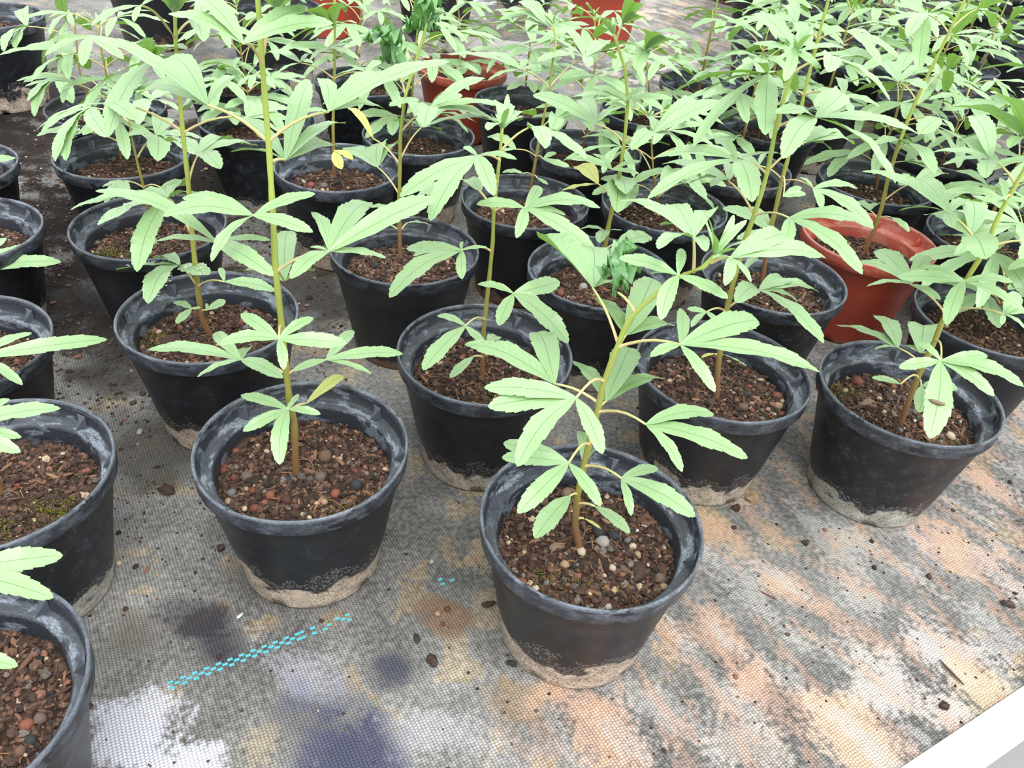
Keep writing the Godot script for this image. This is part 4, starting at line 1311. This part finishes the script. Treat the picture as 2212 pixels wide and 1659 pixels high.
	pebble(Vector2(-0.337, -0.739), -0.0421, 0.0183, 0.0151, "bark", "c")
	pebble(Vector2(-0.337, -0.739), 0.0267, -0.0621, 0.0050, "red", "p")
	pebble(Vector2(-0.337, -0.739), 0.0308, -0.0218, 0.0051, "grey", "p")
	pebble(Vector2(-0.337, -0.739), -0.0302, -0.0067, 0.0048, "slate", "p")
	pebble(Vector2(-0.337, -0.739), -0.0158, -0.0080, 0.0042, "slate", "p")
	pebble(Vector2(-0.337, -0.739), 0.0191, 0.0272, 0.0033, "orange", "p")
	pebble(Vector2(-0.337, -0.739), -0.0091, -0.0455, 0.0058, "bark", "c")
	pebble(Vector2(-0.337, -0.739), -0.0175, 0.0064, 0.0042, "slate", "p")
	pebble(Vector2(-0.337, -0.739), -0.0599, -0.0434, 0.0026, "orange", "p")
	pebble(Vector2(-0.154, -0.934), -0.0580, -0.0350, 0.0065, "orange", "p")
	pebble(Vector2(-0.154, -0.934), 0.0175, 0.0062, 0.0054, "red", "p")
	pebble(Vector2(-0.154, -0.934), -0.0383, 0.0006, 0.0068, "slate", "p")
	pebble(Vector2(-0.154, -0.934), -0.0124, -0.0163, 0.0083, "bark", "c")
	pebble(Vector2(-0.154, -0.934), -0.0258, -0.0525, 0.0085, "greybrown", "c")
	pebble(Vector2(-0.154, -0.934), 0.0033, -0.0739, 0.0051, "brick", "p")
	pebble(Vector2(-0.154, -0.934), -0.0573, 0.0017, 0.0038, "tan", "p")
	pebble(Vector2(-0.154, -0.934), -0.0642, -0.0369, 0.0034, "orange", "p")
	pebble(Vector2(0.099, -0.927), -0.0196, -0.0015, 0.0071, "palegrey", "p")
	pebble(Vector2(0.099, -0.927), -0.0481, 0.0149, 0.0062, "orange", "p")
	pebble(Vector2(0.099, -0.927), -0.0429, -0.0065, 0.0038, "red", "p")
	pebble(Vector2(0.099, -0.927), -0.0653, -0.0272, 0.0042, "red", "p")
	pebble(Vector2(0.099, -0.927), -0.0265, 0.0239, 0.0040, "red", "p")
	pebble(Vector2(0.099, -0.927), -0.0119, 0.0341, 0.0048, "greybrown", "p")
	pebble(Vector2(0.099, -0.927), -0.0346, 0.0268, 0.0045, "greybrown", "p")
	pebble(Vector2(0.099, -0.927), 0.0164, 0.0235, 0.0045, "bark", "c")
	pebble(Vector2(-0.297, -1.175), -0.0390, 0.0135, 0.0067, "orange", "p")
	pebble(Vector2(-0.297, -1.175), -0.0559, -0.0047, 0.0078, "palegrey", "c")
	pebble(Vector2(-0.297, -1.175), -0.0186, 0.0145, 0.0070, "grey", "p")
	pebble(Vector2(-0.297, -1.175), -0.0030, -0.0015, 0.0065, "slate", "p")
	pebble(Vector2(-0.350, -0.274), 0.0535, -0.0052, 0.0054, "orange", "p")
	pebble(Vector2(-0.350, -0.274), 0.0610, 0.0047, 0.0049, "slate", "p")
	pebble(Vector2(-0.350, -0.274), 0.0583, 0.0119, 0.0044, "tanbrown", "p")
	pebble(Vector2(-0.350, -0.274), 0.0590, -0.0107, 0.0052, "greybrown", "p")
	pebble(Vector2(-0.350, -0.274), 0.0262, -0.0339, 0.0070, "bark", "c")
	pebble(Vector2(-0.424, -0.476), 0.0080, -0.0107, 0.0030, "red", "p")
	pebble(Vector2(-0.424, -0.476), 0.0189, -0.0171, 0.0030, "red", "p")
	pebble(Vector2(-0.424, -0.476), 0.0506, -0.0408, 0.0034, "orange", "p")
	pebble(Vector2(-0.424, -0.476), 0.0376, -0.0248, 0.0082, "bark", "c")
	pebble(Vector2(-0.424, -0.476), -0.0088, -0.0706, 0.0058, "slate", "p")
	pebble(Vector2(-0.424, -0.476), -0.0240, -0.0700, 0.0102, "bark", "c")
	for e in [[Vector2(-0.424, -0.476), 1.4, .045, 420], [Vector2(-0.424, -0.476), .2, .05, 300], [Vector2(-0.182, -0.543), .75, .066, 160], [Vector2(0.428, -0.727), 3.6, .062, 170], [Vector2(0.428, -0.727), .9, .06, 80], [Vector2(-0.337, -0.739), 2.9, .06, 140], [Vector2(-0.482, -0.929), 2.6, .055, 260], [Vector2(-0.482, -0.929), .6, .06, 120], [Vector2(-0.692, -0.867), .5, .03, 180], [Vector2(0.078, -0.487), 2.1, .055, 110], [Vector2(0.078, -0.487), 1.2, .05, 70], [Vector2(-0.032, -0.721), 1.3, .055, 150], [Vector2(0.594, -0.909), 2.8, .05, 120]]:
		moss(e[0], e[1], e[2], e[3])
	ground_bits()

func build_bench() -> void:
	# the mat: a slab cut along the bench edge at the lower right
	var a := Vector2(0.3633, -0.3777)
	var b := Vector2(0.5019, -0.4666)
	var d := (b - a).normalized()
	var back := Vector2(d.y, -d.x)
	if back.y > 0:
		back = -back
	var st := start()
	var nx := 24
	var rows := []
	var uvs := []
	var th := atan2(-.086, .133)
	for i in nx + 1:
		var row := PackedVector3Array()
		for j in nx + 1:
			var p := a + d * lerpf(-2.2, 5.2, j / float(nx)) + back * lerpf(-.012, 5.5, pow(i / float(nx), 1.3))
			row.append(Vector3(p.x, 0, p.y))
		rows.append(row)
	for i in nx:
		for j in nx:
			for c in [[i, j], [i, j + 1], [i + 1, j + 1], [i, j], [i + 1, j + 1], [i + 1, j]]:
				var p: Vector3 = rows[c[0]][c[1]]
				st.set_uv(Vector2((p.x + 1.55) / 2.75, (p.z + 2.6) / 2.75))
				st.set_uv2(Vector2(p.x * cos(th) + p.z * sin(th), -p.x * sin(th) + p.z * cos(th)) / .030)
				st.add_vertex(p)
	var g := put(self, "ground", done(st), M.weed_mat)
	tag(g, "grey woven weed mat stained orange and white, spread under all the pots", "mat", "", "structure")
	# blue tracer threads woven into the mat
	var t0 := Vector2(-0.2633, -0.3867)
	var t1 := Vector2(-0.1299, -0.4730)
	var td := (t1 - t0).normalized()
	var tn := Vector2(-td.y, td.x)
	var thread := BoxMesh.new()
	thread.size = Vector3(.0046, .0006, .0024)
	var len_ := (t1 - t0).length()
	var spans := [[0.0, len_ * .72, 1.0], [len_ * .72, len_ * .9, .6], [len_ * .93, len_ * 1.0, .9], [-.083, -.065, .6], [len_ * 1.6, len_ * 1.68, .5]]
	for s in spans:
		var k := 0
		var x: float = s[0]
		while x < s[1]:
			for r in 3:
				if (k + r) % 2 == 0 and rng.randf() < s[2]:
					var p := t0 + td * x + tn * (r - 1) * .0030
					var o := put(g, "tracer_thread", thread, M.tracer)
					o.transform = Transform3D(Basis(Vector3.UP, -td.angle()), Vector3(p.x, .0003, p.y))
			x += .0050
			k += 1
	# the edge of the bench: a white-coated metal rail with a ribbed face
	var prof := [Vector2(-.002, -.02), Vector2(-.002, .0045), Vector2(0, .006), Vector2(.0185, .006), Vector2(.0205, .0042), Vector2(.0205, -.004)]
	for k in 4:
		var y := -.004 - k * .014
		prof.append_array([Vector2(.0205, y - .005), Vector2(.0225, y - .006), Vector2(.0225, y - .0125), Vector2(.0205, y - .014)])
	prof.append_array([Vector2(.0205, -.075), Vector2(.017, -.075), Vector2(.017, -.02)])
	var rr := []
	for s in [-1.2, 4.5]:
		var row := PackedVector3Array()
		for v in prof:
			var p2: Vector2 = a + d * s - back * v.x
			row.append(Vector3(p2.x, v.y, p2.y))
		rr.append(row)
	st = start()
	st.set_smooth_group(-1)
	skin(st, rr, true)
	var rail := put(self, "trim_1", done(st), mat("white_rail", Color(.93, .93, .94), .35))
	tag(rail, "white metal bench edge with ribbed front, crossing the lower right corner", "edge rail", "", "structure")
	var fl := BoxMesh.new()
	fl.size = Vector3(12, .1, 14)
	var floor_ := put(self, "floor", fl, mat("concrete", Color(.55, .55, .54), .9))
	floor_.position = Vector3(.5, -.85, -2.2)
	tag(floor_, "grey concrete floor below the bench edge", "floor", "", "structure")

func ground_bits() -> void:
	# soil crumbs strewn over the mat
	var n := 10000
	var mm := MultiMesh.new()
	mm.transform_format = MultiMesh.TRANSFORM_3D
	mm.use_colors = true
	mm.mesh = meshes.crumb
	mm.instance_count = n
	for k in n:
		var p := Vector3(rng.randf_range(-.9, 1.0), 0, -rng.randf_range(.3, 1.9))
		if rng.randf() < .6:
			p = Vector3(rng.randf_range(-1.0, -.24), 0, -rng.randf_range(.5, 1.7))
		if (Vector2(p.x, p.z) - Vector2(0.3633, -0.3777)).dot(Vector2(.54, .84)) > -.004:
			p.z -= .25
		var s := rng.randf_range(.0005, .0014) * (1.0 if rng.randf() < .92 else 2.2)
		if p.x < -.3 and p.z < -.7:
			s *= 1.6
		p.y = s * .3
		mm.set_instance_transform(k, Transform3D(Basis.from_euler(Vector3(rng.randf(), rng.randf() * TAU, 0)).scaled(Vector3(s, s * .6, s)), p))
		mm.set_instance_color(k, crumb_color())
	var mi := MultiMeshInstance3D.new()
	mi.name = "soil_litter"
	mi.multimesh = mm
	mi.material_override = M.crumb
	add_child(mi, true)
	tag(mi, "dark soil crumbs strewn over the weed mat between the pots", "soil", "", "stuff")
	# single bits that can be told apart
	bit("pebble", -0.0488, -0.4854, .0036, "tan", "cream pellet among red ones on the mat left of the frontmost pot", false)
	bit("pebble", -0.0403, -0.4918, .0036, "red", "larger red pellet beside the cream pellet, left of the frontmost pot", false)
	bit("pebble", -0.0421, -0.4746, .0026, "red", "small red pellet below the cream pellet, left of the frontmost pot", false)
	bit("pebble", -0.3622, -0.5074, .0032, "cream", "cream pebble on the mat beside the pot with mossy soil", false)
	bit("pebble", -0.0632, -0.5480, .0030, "palegrey", "pale pebble on mat between the two front pots", false)
	bit("pebble", -0.4230, -0.6968, .0060, "palegrey", "flat pale oval stone on mat by the water-beaded plant's pot", true)
	bit("flake", -0.2295, -0.4621, .0040, "white", "small white curl on dark mat above the blue thread", true)
	bit("soil_clump", -0.0016, -0.5025, .0075, "bark", "dark flat chip against the left side of the frontmost pot", true)
	bit("soil_clump", -0.0473, -0.4339, .0062, "bark", "dark brown soil clump on the mat, lower centre", false)
	bit("soil_clump", -0.0642, -0.4566, .0060, "slate", "slate-dark flake on the mat left of the soil clump", true)
	bit("soil_clump", 0.0246, -0.4397, .0045, "slate", "dark crumb touching the foot of the frontmost pot", false)
	bit("soil_clump", -0.2731, -0.5380, .0058, "darkbrown", "brown clump on mat left of the tall front seedling's pot", false)
	bit("soil_clump", -0.3556, -0.6091, .0085, "bark", "low dark soil heap on mat between left edge pots and front pot", false)
	bit("soil_clump", -0.3595, -0.7733, .0045, "slate", "black crumb on mat near the left pot with pale leaf", false)
	bit("soil_clump", 0.2870, -0.6846, .0085, "tan", "tan dried clod behind the pot right of the frontmost one", false)
	bit("soil_clump", 0.2657, -0.6683, .0060, "bark", "dark crumbly soil beside the tan clod", false)
	bit("soil_clump", 0.3345, -0.6252, .0050, "darkbrown", "brown crumb on mat left of the lone front right pot", false)
	bit("twig", 0.2789, -0.5476, .0075, "orange", "thin reddish splinter on orange-stained mat", true)
	bit("twig", 0.4372, -0.4750, .0125, "darkbrown", "dark thin twig lying near the white bench edge", true)
	bit("soil_clump", 0.5293, -0.5671, .0060, "darkbrown", "brown clump on orange stain near the right edge", false)
	bit("soil_clump", 0.4576, -0.5945, .0042, "bark", "small dark ball on grey mat below the lone front right pot", false)
	bit("soil_clump", 0.4166, -0.4395, .0060, "bark", "dark crumb cluster near the bench edge corner", false)
	# the husk lying on a leaf of the lone front right plant
	var hk := put(self, "seed_husk", meshes.chip1, stone_material("palebark"))
	hk.transform = Transform3D(Basis.from_euler(Vector3(.1, 1.25, -.5)).scaled(Vector3.ONE * .0085), Vector3(0.3730, 0.2303, -0.5871))
	tag(hk, "pale brown dry husk lying on a hanging leaf, front right", "husk")

func bit(called: String, x: float, z: float, r: float, c: String, label: String, flat: bool) -> void:
	var v := rng.randi() % 4
	var o := put(self, called, meshes[("chip%d" if flat else ("clod%d" if called == "soil_clump" else "stone%d")) % v], stone_material(c))
	var k := Vector3(1, 1, 1)
	if called == "twig":
		k = Vector3(.25, .3, 1.3)
	o.transform = Transform3D(Basis(Vector3.UP, rng.randf() * TAU).scaled_local(k * r), Vector3(x, r * (.2 if flat else .45), z))
	tag(o, label, {"pebble": "pebble", "flake": "flake", "soil_clump": "soil clump", "twig": "twig"}[called])
